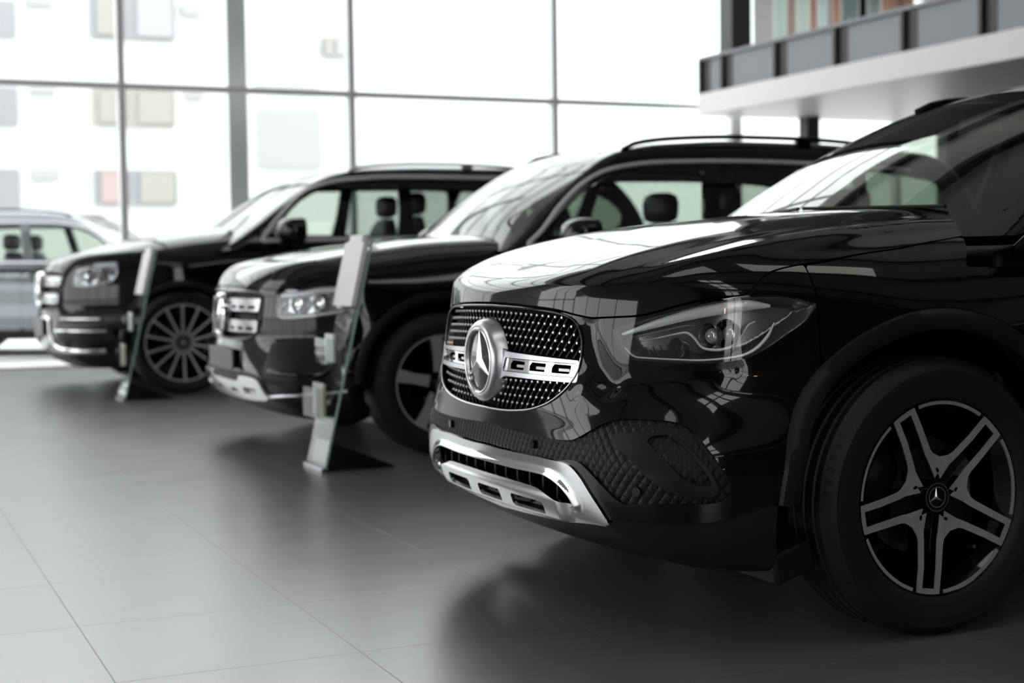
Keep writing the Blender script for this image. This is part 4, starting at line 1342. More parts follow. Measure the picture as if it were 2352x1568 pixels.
def seat(parent, x, y, z0=.42, hh=1.0, w=.25):
    """front or rear seat: cushion, shaped backrest and headrest"""
    mb = MB()
    def slab(c, ax, up, th, wid, r=.06, n=7):
        pass
    # cushion
    secs = [(x+.28, z0+.02, .10, w*.95), (x+.15, z0+.05, .12, w), (x-.1, z0+.03, .12, w), (x-.22, z0+.02, .10, w*.95)]
    for (a, z, t, ww), (a2, z2, t2, w2) in zip(secs[:-1], secs[1:]):
        mb.add([(a, y-ww, z-t), (a, y+ww, z-t), (a, y+ww, z), (a, y-ww, z), (a2, y-w2, z2-t2), (a2, y+w2, z2-t2), (a2, y+w2, z2), (a2, y-w2, z2)],
               [(0, 1, 5, 4), (1, 2, 6, 5), (2, 3, 7, 6), (3, 0, 4, 7), (0, 3, 2, 1), (4, 5, 6, 7)])
    o = mb.build('seat', M['leather'], parent, bevel=.03)
    rec = [(x-.20, z0, .12, w*.94), (x-.25, z0+.2, .13, w), (x-.30, z0+.42, .12, w*.97), (x-.34, z0+.56, .10, w*.88), (x-.36, z0+.65, .06, w*.62)]
    mb = MB()
    n = 16; V = []
    for (a, z, t, ww) in rec:
        for j in range(n):
            an = 2*math.pi*j/n; ca, sa = math.cos(an), math.sin(an)
            V.append((a+math.copysign(abs(sa)**.6, sa)*t*.7, y+math.copysign(abs(ca)**.6, ca)*ww, z))
    k = len(rec)
    mb.add(V, [(i*n+j, i*n+(j+1) % n, (i+1)*n+(j+1) % n, (i+1)*n+j) for i in range(k-1) for j in range(n)]+[tuple(range(n)), tuple(range((k-1)*n, k*n))])
    mb.build('seat_back', M['leather'], o, smooth=True, angle=1.2)
    mb = MB(); hx, hz = x-.37, z0+.755*hh
    V = []
    hr = [(-.09, .5), (-.07, .9), (-.02, 1), (.04, 1), (.08, .88), (.10, .5)]
    for dz, sc_ in hr:
        for j in range(n):
            an = 2*math.pi*j/n; ca, sa = math.cos(an), math.sin(an)
            V.append((hx+math.copysign(abs(sa)**.6, sa)*.075*sc_, y+math.copysign(abs(ca)**.6, ca)*.150*sc_, hz+dz))
    mb.add(V, [(i*n+j, i*n+(j+1) % n, (i+1)*n+(j+1) % n, (i+1)*n+j) for i in range(5) for j in range(n)]+[tuple(range(n)), tuple(range(5*n, 6*n))])
    for q in (-.05, .05): mb.tube([(hx, y+q, hz-.2), (hx, y+q, hz-.05)], .007, 6)
    mb.build('headrest', M['leather'], o, smooth=True, angle=1.0)
    return o

def interior(B, car, sp):
    S = B.S; h = S['belt']; xf = sp['dash_x']; wd = sp['in_w']; xr = -S['wb']-.35
    # floor pan and inner door walls
    mb = MB(); mb.box((xr-.2, -wd, .22), (.35, wd, .30)); mb.build('floor_pan', M['dark'], car)
    for q in (1, -1):
        mb = MB()
        ys = wd+.02
        mb.box((xr, q*ys-.015, .3), (xf+.1, q*ys+.015, h-.015)); mb.build('door_card', M['interior'], car)
    mb = MB()
    n = 12; prof = [(xf+.30, h-.06), (xf+.12, h-.02), (xf, h-.01), (xf-.10, h-.02), (xf-.16, h-.07), (xf-.14, h-.25), (xf-.05, h-.45), (xf+.3, h-.45)]
    mb.prism(prof, -wd, wd, 'y'); mb.build('dashboard', M['interior'], car, bevel=.02)
    # steering wheel on the car's right
    sy = sp.get('driver', -.36)
    mb = MB(); cx_, cz_ = xf-.36, h-.10
    pts = [(cx_+.07*math.sin(t)*-1*.9, sy+.185*math.cos(t), cz_+.17*math.sin(t)) for t in np.linspace(0, 2*math.pi, 33)]
    mb.tube(pts, .016, 8, cap=False)
    mb.obox((cx_+.01, sy, cz_), (.02, 0, .0), (0, .16, 0), (0, 0, .018)); mb.obox((cx_+.01, sy, cz_-.06), (.02, 0, 0), (0, .022, 0), (0, 0, .09))
    mb.build('steering_wheel', M['interior'], car, smooth=True, angle=.8)
    for yy in (.36, -.36): seat(car, xf-.95, yy, .54 if h < 1.1 else .72, 1.0, .27)
    for yy in (.40, -.40): seat(car, xf-1.85, yy, .56 if h < 1.1 else .74, .97, .27)
    mb = MB(); mz = S['ztop']-.225; mxx = sp['rv_x']
    mb.obox((mxx, 0, mz), (.012, 0, .004), (0, .11, 0), (-.004, 0, .03))
    mb.build('rear_view_mirror', M['interior'], car, bevel=.008)
    P, g = B.at(Front(S['roof_xc']), [0], [S['ztop']-.12], -.03, fn=B.G)

def body_sides(B, car, arch_out, hood_sdf, x_seam, doors, fine=.012, z_sill=.30, cladding=True, top_gap=True):
    S = B.S; F = B.F; wb, wr, arch = S['wb'], S['wr'], S['arch']
    rr = lambda P, wx: np.sqrt((P[:, 0]-wx)**2+(P[:, 2]-wr)**2)
    def under_cab(P):  # keep what lies outside the cabin's footprint
        return B.G(P)*-1+.0
    for sg in (1, -1):
        segs = [(x_seam, doors[0])]+list(zip(doors[:-1], doors[1:]))
        names = ['fender']+['front_door', 'rear_door', 'rear_quarter'][:len(segs)-1]
        for nm, (xa, xb) in zip(names, segs):
            def ex(P, nm=nm):
                e = [arch_out-rr(P, 0.), arch_out-rr(P, -wb), -B.G(P)+.004*0-.0]
                if nm == 'fender': e.append(hood_sdf(P))
                return np.max(e, 0)
            par = Side(sg)
            o = panel(nm, F, par, [(xb, z_sill, 1), (xa, z_sill, 1), (xa, S['belt']+.25, 1), (xb, S['belt']+.25, 1)], M['paint'], car,
                      h=fine if nm == 'fender' else fine*2, extra=ex, gap=.002, wall=.015, smooth_outline=False)
            if nm in ('front_door', 'rear_door') and o:
                P, g = B.at(par, [xb+.10, xb+.24], [S['belt']-.14]*2, .03)
                mb = MB(); mid = (P[0]+P[1])/2
                mb.tube([P[0]-g[0]*.03, P[0], mid, P[1], P[1]-g[1]*.03], [.010, .012, .013, .012, .010], 8)
                mb.build('door_handle', M['gloss_black'], o, smooth=True)
        # arch cladding
        for wx in (0., -wb):
            pts = []
            mb = MB()
            angs = np.linspace(math.radians(sp_arch[0]), math.radians(sp_arch[1]), 60)
            rin, rout = arch-.002, arch_out
            V = []
            for a in angs:
                row = []
                for r_, off in ((rout, .000), (rout-.004, .012), ((rin+rout)/2, .014), (rin+.006, .010), (rin, .002), (rin, -.05)):
                    row.append((wx+r_*math.cos(a), wr+r_*math.sin(a), off))
                V.append(row)
            k = 6
            u = np.array([q[0] for r in V for q in r]); v = np.array([q[1] for r in V for q in r]); of = np.array([q[2] for r in V for q in r])
            O, D = par.ray(u, v); t = solve(F, O, D, 0, 3.); P = O+t[:, None]*D
            P[:, 1] += sg*of
            mb.add(P, [(i*k+j, i*k+j+1, (i+1)*k+j+1, (i+1)*k+j) for i in range(len(angs)-1) for j in range(k-1)])
            mb.build('arch_cladding', M['matte'], car, smooth=True, angle=.9)
        # sill
        def sill_x(P): return np.max([arch_out-rr(P, 0.), arch_out-rr(P, -wb)], 0)
        panel('sill', F, Side(sg), [(S['rear']+.3, .2, 1), (-.3, .2, 1), (-.3, z_sill, 1), (S['rear']+.3, z_sill, 1)], M['matte'], car, h=.03, extra=sill_x, off=.006, smooth_outline=False)
        # wheel house
        for wx in (0., -wb):
            mb = MB(); yo, yi = sg*.86*S.get('half', .9)/.9, sg*.50
            n = 26; V = []
            for j in range(n+1):
                a = math.radians(-10+200*j/n)
                for y in (yo, yi): V.append((wx+(arch+.012)*math.cos(a), y, wr+(arch+.012)*math.sin(a)))
            mb.add(V, [(2*j, 2*j+1, 2*j+3, 2*j+2) for j in range(n)])
            V = [(wx, yi, wr)]+[(wx+(arch+.012)*math.cos(math.radians(-10+200*j/n)), yi, wr+(arch+.012)*math.sin(math.radians(-10+200*j/n))) for j in range(n+1)]
            mb.add(V, [(0, j+1, j+2) for j in range(n)])
            mb.build('wheel_liner', M['dark'], car, smooth=True)
    # rear end
    def rear_x(P): return P[:, 0]-doors[-1]
    pr = Cyl(-wb+.2, 1.)
    u0 = math.pi
    class Rear(Front): pass
    panel('rear_bumper', F, Front(-wb, -1), [(-.80, .22, 1), (.80, .22, 1), (.80, .62, 1), (-.80, .62, 1)], M['paint'], car, h=.03, gap=.002, smooth_outline=False)
    panel('tailgate_skin', F, Front(-wb, -1), [(-.80, .625, 1), (.80, .625, 1), (.80, S['belt']-.01, 1), (-.80, S['belt']-.01, 1)], M['paint'], car, h=.03, gap=.002, smooth_outline=False)
sp_arch = (2, 178)

def near_car():
    B, car, F, px, lamp, lampR, front_uv, hood_poly, hood_sdf, surf, r_ax = build_near_car()
    S = B.S
    S['roof_xc'] = -2.2; S['ztop'] = 1.62
    for q in (1, -1): build_lamp_near(B, car, px, lamp, q)
    body_sides(B, car, .482, hood_sdf, .334, [-.62, -1.66, -2.62, -3.4], fine=.009)
    # lip between arch front and bumper below: flap ahead of the tyre
    for q in (1, -1):
        mb = MB(); mb.prism([(.34, .20), (.46, .16), (.47, .24), (.36, .27)], q*.60, q*.84, 'y')
        mb.build('air_deflector', M['matte'], car, bevel=.01)
    # cowl under the glass
    def cow_x(P): return np.max([hood_sdf(P), -B.G(P)], 0)
    panel('cowl', F, Plan(.8), [(-.62, -.80, 1), (-.22, -.80, 1), (-.22, .80, 1), (-.62, .80, 1)], M['matte'], car, h=.012, extra=cow_x, off=-.004, smooth_outline=False)
    sp = dict(screen=[(0., 1.118), (.35, 1.112), (.60, 1.098), (.735, 1.088, 1), (.70, 1.20), (.66, 1.32), (.615, 1.44), (.575, 1.525, 1), (.3, 1.548), (0, 1.555)],
              windows=[[(-.66, 1.085, 1), (-1.585, 1.085, 1), (-1.60, 1.475), (-1.45, 1.468), (-1.20, 1.425), (-.95, 1.325)],
                       [(-1.67, 1.085, 1), (-2.60, 1.10), (-2.66, 1.18), (-2.52, 1.40), (-2.35, 1.462), (-1.9, 1.478), (-1.67, 1.477, 1)],
                       [(-2.72, 1.16), (-3.0, 1.20), (-3.1, 1.27), (-2.95, 1.36), (-2.62, 1.43), (-2.60, 1.40)]],
              trim=[(-.62, 1.065), (-1.6, 1.065), (-2.6, 1.08)], trim_w=.012, dash_x=-.62, in_w=.74, rv_x=-.93,
              rail=(.60, -1.15, -2.75, .024))
    cabin(B, car, sp, .010)
    interior(B, car, sp)
    for q in (1, -1):
        for wx in (0., -S['wb']):
            det = q > 0 and wx == 0
            make_wheel(car, (wx, q*.788, S['wr']), q, 'gla', .358, .249, .235, detail=det, phase=math.radians(-81.4) if q > 0 else .4)
    for q in (1, -1): mirror(B, car, -.70, 1.07, .985, q, .95)
    # wiper
    for a, b in (((.55, 1.098), (-.05, 1.114)), ((-.08, 1.114), (-.60, 1.094))):
        P, g = B.at(Front(-2.2), [a[0], b[0]], [a[1], b[1]], .012, fn=B.G)
        mb = MB(); mb.tube([P[0], P[1]], .006, 6); mb.build('wiper', M['matte'], car)
    tag(car, 'nearest black SUV, in sharp focus, with dotted grille and twin-spoke wheels', 'car')
    return car, B
near, NB = near_car()

# ------------------------------------------------------------------ the two cars behind
def wire_half(half): return [tuple(q) for q in half]+[(-q[0], *q[1:]) for q in half[::-1] if abs(q[0]) > 1e-6]

def star_badge(B, par, g_par, x, z, R):
    """ringed star on the nose"""
    n = 48
    mb = MB()
    prof = [(R*1.12, -.03), (R*1.1, .01), (R, .018), (R*.9, .014), (R*.86, .004)]
    v = [(x+d, r*math.cos(2*math.pi*j/n), z+r*math.sin(2*math.pi*j/n)) for r, d in prof for j in range(n)]
    mb.add(v, [(i*n+j, i*n+(j+1) % n, (i+1)*n+(j+1) % n, (i+1)*n+j) for i in range(len(prof)-1) for j in range(n)])
    mb.build('emblem_ring', M['chrome'], g_par, smooth=True)
    mb = MB(); v = [(x+.003, .9*R*math.cos(2*math.pi*j/n), z+.9*R*math.sin(2*math.pi*j/n)) for j in range(n)]
    mb.add(v, [tuple(range(n))]); mb.build('emblem_disc', M['gloss_black'], g_par)
    mb = MB(); star_prism(mb, R*.88, th=.014, w=.17, mapf=lambda p: (x+.006+p[1], p[0], z+p[2])); mb.build('emblem_star', M['star'], g_par)

def rear_car(ax, cy, S, sp, label):
    B = Body(ax, cy, S); F = B.F
    car = empty('suv', (ax, cy, 0), math.pi)
    FR = Front(0.)
    gfull = wire_half(sp['grille'])
    def fuv(pts):
        y = np.array([q[0] for q in pts], float); z = np.array([q[1] for q in pts], float)
        P, _ = B.at(FR, y, z); u, v = CY.inv(P)
        return [(a, b, *q[2:]) for a, b, q in zip(u, v, pts)]
    def suv_(pts):
        x = np.array([q[0] for q in pts], float); z = np.array([q[1] for q in pts], float)
        P, _ = B.at(SL, x, z); u, v = CY.inv(P)
        return [(a, b, *q[2:]) for a, b, q in zip(u, v, pts)]
    gr = fuv(gfull)
    lamp = lamp_pts(B, sp['lamp'])
    # hood
    ht = []
    e = fuv(sp['hood_front']); P = B.at(CY, [q[0] for q in e], [q[1] for q in e])[0]
    u, v = TP.inv(P); ht = list(zip(u, v)); ht[0] = (ht[0][0], 0.)
    P = B.at(SL, [q[0] for q in sp['hood_side']], [q[1] for q in sp['hood_side']])[0]
    u, v = TP.inv(P); ht += list(zip(u, v))
    ru = TP.inv(np.array([[sp['hood_rear'], 0, S['belt']+.08]]))[0][0]
    half = ht+[(ru-.004, .6), (ru+.01, .3), (ru+.015, 0.)]
    ho = half+[(a, -b) for a, b in half[-2:0:-1]]
    hp = catmull(ho)
    panel('hood', F, TP, ho, M['paint'], car, h=.016, gap=.002, wall=.012)
    hs = lambda P: -sdf_poly(hp, *TP.inv(P))+.002
    ao = S['arch']+.05
    rr = lambda P: np.sqrt(P[:, 0]**2+(P[:, 2]-S['wr'])**2)
    zb = sp['bumper_z']
    panel('front_bumper', F, CY, [(-1.2, zb, 1), (1.2, zb, 1), (1.2, 1.15, 1), (-1.2, 1.15, 1)], M['paint'], car, holes=[gr, lamp, flip_u(lamp)], h=.012, wall=.03,
          extra=lambda P: np.max([hs(P), sp['seam']-P[:, 0], ao-rr(P)], 0))
    panel('lower_lip', F, CY, [(-1.25, .195, 1), (1.25, .195, 1), (1.25, zb-.002, 1), (-1.25, zb-.002, 1)], M['matte'], car, h=.02, off=-.004,
          extra=lambda P: np.max([.3-P[:, 0], ao-rr(P)], 0))
    # grille
    g = panel('radiator_grille', F, FR, [(y*1.05, .72+(z-.72)*1.04) for y, z, *_ in gfull], M['matte'], car, h=.012, off=-.03,
              disp=lambda P, u, v: .003*np.minimum(1, 2.5*np.minimum(np.abs(((u/.03+v/.02) % 1)-.5), np.abs(((u/.03-v/.02) % 1)-.5))*2))
    fr_ = gr+[gr[0]]
    ribbon('grille_frame', B, CY, fr_, .014, M['gloss_black'], car, off=.0, th=.008)
    for (za, zb2, ymax, yin) in sp['bars']:
        for q in (1, -1):
            o = [(q*yin, za, 1), (q*ymax, za, 1), (q*(ymax-.01), zb2, 1), (q*yin, zb2, 1)]
            zc = (za+zb2)/2-.012
            w_ = (ymax-yin)
            hl = [[(q*(yin+w_*(.18+.27*k)), zc+.008, 1), (q*(yin+w_*(.36+.27*k)), zc+.008, 1), (q*(yin+w_*(.36+.27*k)), zc-.008, 1), (q*(yin+w_*(.18+.27*k)), zc-.008, 1)] for k in range(3)]
            panel('grille_bar', F, FR, o, M['satin'], g, holes=hl, h=.007, off=.004, wall=.02)
    bx = B.at(FR, [0.], [sp['emblem'][0]])[0][0][0]
    star_badge(B, FR, g, bx+.012, *sp['emblem'])
    # lamps
    for q in (1, -1):
        fl = (lambda o: o) if q > 0 else flip_u
        L = fl(lamp)
        c = np.mean([p[:2] for p in lamp], 0)
        lp_ = catmull(lamp)
        hl = panel('headlight', F, CY, fl([(c[0]+(p[0]-c[0])*1.04, c[1]+(p[1]-c[1])*1.06) for p in lamp]), M['lamp_bright'], car, h=.012, off=-.012,
                   disp=lambda P, u, v: -.05*sstep(-sdf_poly(lp_, np.abs(u), v), -.004, .03))
        u0, u1 = min(p[0] for p in lamp), max(p[0] for p in lamp); v0, v1 = min(p[1] for p in lamp), max(p[1] for p in lamp)
        top = [p[:2] for p in sp_top(lamp)]
        ribbon('light_blade', B, CY, fl([(a, b-.018) for a, b in top]), .03, M['drl'], hl, off=-.016, th=.008)
        low = [p[:2] for p in sp_low(lamp)]
        ribbon('light_guide', B, CY, fl([(a, b+.014) for a, b in low]), .016, M['drl'], hl, off=-.016, th=.008)
        for t in (.30, .62):
            uu = u0+(u1-u0)*t; vv = v0+(v1-v0)*.50
            P, gg = B.at(CY, uu*q, vv, -.035); P = P[0]; gg = gg[0]
            mb = MB(); n = 24; r = (v1-v0)*.27
            ax_ = np.array([.95, .25*q, 0]); a = np.array([-.25*q, .95, 0]); b_ = np.array([0, 0, 1.])
            pr = [(r*1.1, .012), (r, .02), (r*.8, .0), (r*.01, -.02)]
            vv_ = [P+ax_*d+(a*math.cos(s_)+b_*math.sin(s_))*rad for rad, d in pr for s_ in np.linspace(0, 2*math.pi, n, endpoint=False)]
            mb.add(vv_, [(i*n+j, i*n+(j+1) % n, (i+1)*n+(j+1) % n, (i+1)*n+j) for i in range(3) for j in range(n)])
            mb.build('reflector_bowl', M['mirror_dark'], hl, smooth=True)
        panel('headlight_lens', F, CY, L, M['lens'], hl, h=.015, off=.001)
    # applied front trim: (name, polygon, material, offset, wall, holes)
    for nm, kind, poly, mat, off, wall, holes in sp['trims']:
        if kind == 'c':
            full = wire_half(poly)
            panel(nm, F, FR, full, M[mat], car, h=.012, off=off, wall=wall, holes=[wire_half(h) if abs(h[0][0]) < 1e-6 else h for h in holes])
        else:
            for q in (1, -1):
                o = fuv([p for p in poly if p[2] == 'f'])if False else None
                pts = []
                for p in poly:
                    sharp = (1,) if len(p) > 3 else ()
                    P = B.at(FR if p[2] == 'f' else SL, [p[0]], [p[1]])[0]
                    u, v = CY.inv(P); pts.append((u[0], v[0], *sharp))
                if q < 0: pts = flip_u(pts)
                panel(nm, F, CY, pts, M[mat], car, h=.010, off=off, wall=wall)
    for nm, pts, w, mat, off in sp['ribbons']:
        for q in (1, -1):
            o = []
            for p in pts:
                P = B.at(FR if p[2] == 'f' else SL, [p[0]], [p[1]])[0]; u, v = CY.inv(P); o.append((u[0]*q, v[0]))
            if abs(pts[0][0]) < 1e-6 and pts[0][2] == 'f':
                if q < 0: continue
                o = [(-a, b) for a, b in o[:0:-1]]+o
            ribbon(nm, B, CY, o, w, M[mat], car, off=off, th=.012)
    # number plate
    z0, z1, hw = sp['plate']
    P = B.at(FR, [0.], [(z0+z1)/2])[0][0]
    pl = quick_box('number_plate', (P[0]+.012, -hw, z0), (P[0]+.024, hw, z1), new_mat('plate_grey', (.16, .155, .15), .5), car, bevel=.004)
    body_sides(B, car, ao, hs, sp['seam'], sp['doors'], fine=.016)
    panel('cowl', F, Plan(S['belt']-.3), [(-.85, -.85, 1), (-.15, -.85, 1), (-.15, .85, 1), (-.85, .85, 1)], M['matte'], car, h=.02, off=-.004, smooth_outline=False,
          extra=lambda P: np.max([hs(P), -B.G(P)], 0))
    cabin(B, car, sp, .014)
    interior(B, car, sp)
    for q in (1, -1):
        for wx in (0., -S['wb']):
            make_wheel(car, (wx, q*sp['wheel_y'], S['wr']), q, sp['wheel'], S['wr']+.003, sp['rim'], sp['tw'], detail=False, phase=sp['phase'])
    for q in (1, -1): mirror(B, car, *sp['mirror'], q, sp['ms'])
    tag(car, label, 'car')
    return B, car

def sp_top(l):
    u0, u1 = min(p[0] for p in l), max(p[0] for p in l); out = []
    poly = catmull(l)
    for t in (.06, .3, .55, .8, .95):
        u = u0+(u1-u0)*t; vs = [p[1] for p in poly if abs(p[0]-u) < (u1-u0)*.08]; out.append((u, max(vs)))
    return out
def sp_low(l):
    u0, u1 = min(p[0] for p in l), max(p[0] for p in l); out = []
    poly = catmull(l)
    for t in (.06, .3, .55, .8, .95):
        u = u0+(u1-u0)*t; vs = [p[1] for p in poly if abs(p[0]-u) < (u1-u0)*.08]; out.append((u, min(vs)))
    return out

GLB = dict(
    prof=[(.18, .70), (.24, .80), (.30, .86), (.36, .885), (.46, .895), (.55, .90), (.69, .90), (.76, .895), (.83, .885), (.88, .87), (.95, .82), (1.0, .76)],
    bow_l=(.06, .10), bow_u=(.18, .50), blend=(.40, .62),
    plan_lo=[(-3.8, .82), (-3.5, .88), (-2.9, .91), (-1.5, .917), (-.6, .915), (0, .91), (.3, .905), (.45, .895), (.6, .87), (.72, .83), (.82, .74), (.92, .60)],
    plan_up=[(-3.8, .80), (-3.5, .87), (-2.9, .90), (-1.5, .91), (-.6, .905), (-.1, .903), (.1, .90), (.3, .89), (.45, .868), (.55, .838), (.65, .785), (.75, .70), (.85, .58), (.95, .4)],
    section=[(.15, -.07), (.2, -.05), (.3, -.02), (.45, 0), (.7, 0), (.85, -.004), (.92, -.018), (1.0, -.05), (1.1, -.11)],
    top=[(-3.7, 1.11), (-2.5, 1.11), (-1.2, 1.10), (-.6, 1.12), (-.4, 1.125), (-.2, 1.118), (0, 1.105), (.15, 1.087), (.35, 1.060), (.55, 1.026), (.7, .992), (.78, .965), (.83, .940), (.9, .89), (1.0, .80)],
    crown=[(0, 0), (.3, .004), (.5, .012), (.62, .024), (.70, .050), (.76, .078), (.82, .115), (.88, .18), (.94, .28), (1.0, .45)],
    rear=-3.735, k_corner=.09, k_top=.06, bot=.19, wb=2.829, wr=.36, arch=.42, flare=.012,
    wind=[(.9, .02), (1.05, -.24), (1.13, -.36), (1.33, -.62), (1.48, -.86), (1.58, -1.05), (1.64, -1.27), (1.7, -1.75)],
    roof=[(-3.8, 1.55), (-3.5, 1.60), (-3, 1.645), (-2.5, 1.667), (-2, 1.67), (-1.5, 1.652), (-1.2, 1.62), (-.9, 1.57), (0, 1.45)],
    tumble=[(.9, .90), (1.04, .87), (1.13, .84), (1.27, .795), (1.39, .755), (1.5, .705), (1.6, .655), (1.7, .58)],
    back=[(.9, -3.72), (1.1, -3.69), (1.3, -3.63), (1.5, -3.52), (1.65, -3.35)],
    wbow=.26, rcrown=.07, belt=1.05, roof_xc=-2.4, ztop=1.72)
GLB_SP = dict(
    grille=[(0, .838), (.30, .836), (.47, .826), (.505, .80), (.505, .72), (.49, .66), (.44, .61), (.36, .592), (0, .588)],
    lamp_front=[(.60, .815), (.60, .70)], lamp_side=[], hood_front=[(0, .862), (.3, .860), (.48, .852), (.60, .846), (.68, .858)],
    hood_side=[(.60, .895), (.50, .925), (.3, .955), (.1, .975), (-.1, .99), (-.30, 1.01), (-.42, 1.06)], hood_rear=-.36, seam=.45, bumper_z=.31,
    bars=[(.800, .735, .49, .10), (.69, .628, .475, .085)], emblem=(.712, .105),
    plate=(.43, .535, .26), doors=[-.60, -1.70, -2.75, -3.6], wheel_y=.795, wheel='glb', rim=.250, tw=.235, phase=math.radians(-60), mirror=(-.70, 1.10, 1.02), ms=1.2,
    screen=[(0., 1.155), (.35, 1.148), (.60, 1.135), (.72, 1.125, 1), (.69, 1.22), (.65, 1.35), (.60, 1.48), (.57, 1.56, 1), (.3, 1.59), (0, 1.60)],
    windows=[[(-.62, 1.085, 1), (-1.58, 1.085, 1), (-1.62, 1.30), (-1.66, 1.485, 1), (-1.35, 1.480), (-1.08, 1.435), (-.92, 1.365), (-.77, 1.255)],
             [(-1.68, 1.085, 1), (-2.60, 1.10), (-2.68, 1.18), (-2.66, 1.46), (-2.5, 1.495), (-1.76, 1.492, 1)],
             [(-2.76, 1.14), (-3.25, 1.20), (-3.3, 1.40), (-3.1, 1.46), (-2.80, 1.485), (-2.76, 1.45)]],
    trim=[(-3.1, 1.49), (-2.6, 1.513), (-2.3, 1.520), (-1.9, 1.524), (-1.35, 1.508), (-1.06, 1.465), (-.89, 1.39), (-.74, 1.275), (-.60, 1.135), (-.51, 1.062), (-.56, 1.052), (-1.2, 1.058), (-2.3, 1.07)], trim_w=.024,
    dash_x=-.68, in_w=.76, rv_x=-1.05, rail=(.63, -1.19, -2.95, .045), tint=True,
    trims=[('plate_panel', 'c', [(0, .552, 1), (.33, .552, 1), (.33, .42, 1), (0, .42, 1)], 'gloss_black', .004, .01, []),
           ('lower_mesh', 'c', [(0, .415, 1), (.50, .42), (.57, .40), (.56, .345), (0, .335, 1)], 'matte', .003, .01, []),
           ('skid_plate', 'c', [(0, .372, 1), (.26, .374), (.30, .402), (.54, .402), (.60, .375), (.655, .315, 1), (.60, .298), (.30, .285), (0, .278, 1)], 'chrome', .014, .03,
            [[(.34, .350, 1), (.52, .350, 1), (.56, .322, 1), (.33, .318, 1)], [(-.34, .350, 1), (-.52, .350, 1), (-.56, .322, 1), (-.33, .318, 1)],
             [(.08, .336, 1), (.24, .336, 1), (.25, .316, 1), (.08, .316, 1)], [(-.08, .336, 1), (-.24, .336, 1), (-.25, .316, 1), (-.08, .316, 1)]]),
           ('side_intake', 's', [(.58, .58, 'f', 1), (.72, .60, 'f'), (.60, .61, 's'), (.50, .58, 's', 1), (.50, .40, 's', 1), (.62, .37, 's'), (.66, .38, 'f'), (.60, .45, 'f', 1)], 'matte', .003, .01, [])],
    ribbons=[('bumper_chrome', [(.66, .315, 'f'), (.76, .325, 'f'), (.62, .335, 's'), (.50, .345, 's')], .022, 'satin', .006),
             ('air_blade', [(.66, .44, 'f'), (.63, .43, 's'), (.56, .47, 's')], .035, 'gloss_black', .004)])
lampg = [(.605, .828, 'f'), (.70, .842, 'f'), (.60, .858, 's'), (.52, .862, 's'), (.47, .84, 's'), (.48, .75, 's'), (.53, .722, 's'), (.62, .708, 's'), (.70, .698, 'f'), (.62, .694, 'f'), (.595, .72, 'f')]

GLS = dict(
    prof=[(.18, .72), (.24, .82), (.32, .895), (.40, .92), (.50, .93), (.60, .93), (.80, .925), (.90, .905), (.97, .875), (1.05, .82), (1.15, .72)],
    bow_l=(.06, .12), bow_u=(.18, .80), blend=(.45, .70),
    plan_lo=[(-4.3, .88), (-3.9, .95), (-3.2, .975), (-1.5, .98), (-.6, .98), (0, .978), (.3, .975), (.45, .965), (.6, .94), (.75, .88), (.85, .79), (.95, .62)],
    plan_up=[(-4.3, .86), (-3.9, .94), (-3.2, .97), (-1.5, .978), (-.6, .978), (-.1, .976), (.1, .972), (.3, .955), (.5, .905), (.65, .82), (.78, .68), (.86, .54), (.95, .4)],
    section=[(.15, -.07), (.2, -.05), (.3, -.02), (.45, 0), (.8, 0), (.95, -.006), (1.05, -.025), (1.15, -.06), (1.25, -.12)],
    top=[(-4.2, 1.27), (-2.5, 1.27), (-1.2, 1.25), (-.8, 1.27), (-.5, 1.285), (-.2, 1.262), (.05, 1.228), (.34, 1.168), (.5, 1.128), (.66, 1.088), (.78, 1.05), (.86, 1.01), (.92, .96), (1.0, .88)],
    crown=[(0, 0), (.3, .004), (.55, .018), (.68, .045), (.78, .080), (.86, .125), (.94, .20), (1.0, .30), (1.1, .5)],
    rear=-4.28, k_corner=.09, k_top=.06, bot=.2, wb=3.135, wr=.39, arch=.425, flare=.012,
    wind=[(1.0, .02), (1.2, -.32), (1.3, -.48), (1.47, -.73), (1.63, -.99), (1.72, -1.2), (1.78, -1.48), (1.86, -2.1)],
    roof=[(-4.3, 1.68), (-3.8, 1.76), (-3, 1.80), (-2.2, 1.80), (-1.6, 1.78), (-1.3, 1.745), (-.9, 1.68), (0, 1.5)],
    tumble=[(1.0, .975), (1.14, .945), (1.24, .915), (1.34, .885), (1.55, .82), (1.65, .785), (1.75, .73), (1.85, .64)],
    back=[(1.0, -4.25), (1.3, -4.18), (1.5, -4.08), (1.75, -3.85)],
    wbow=.20, rcrown=.05, belt=1.16, roof_xc=-2.4, ztop=1.84)
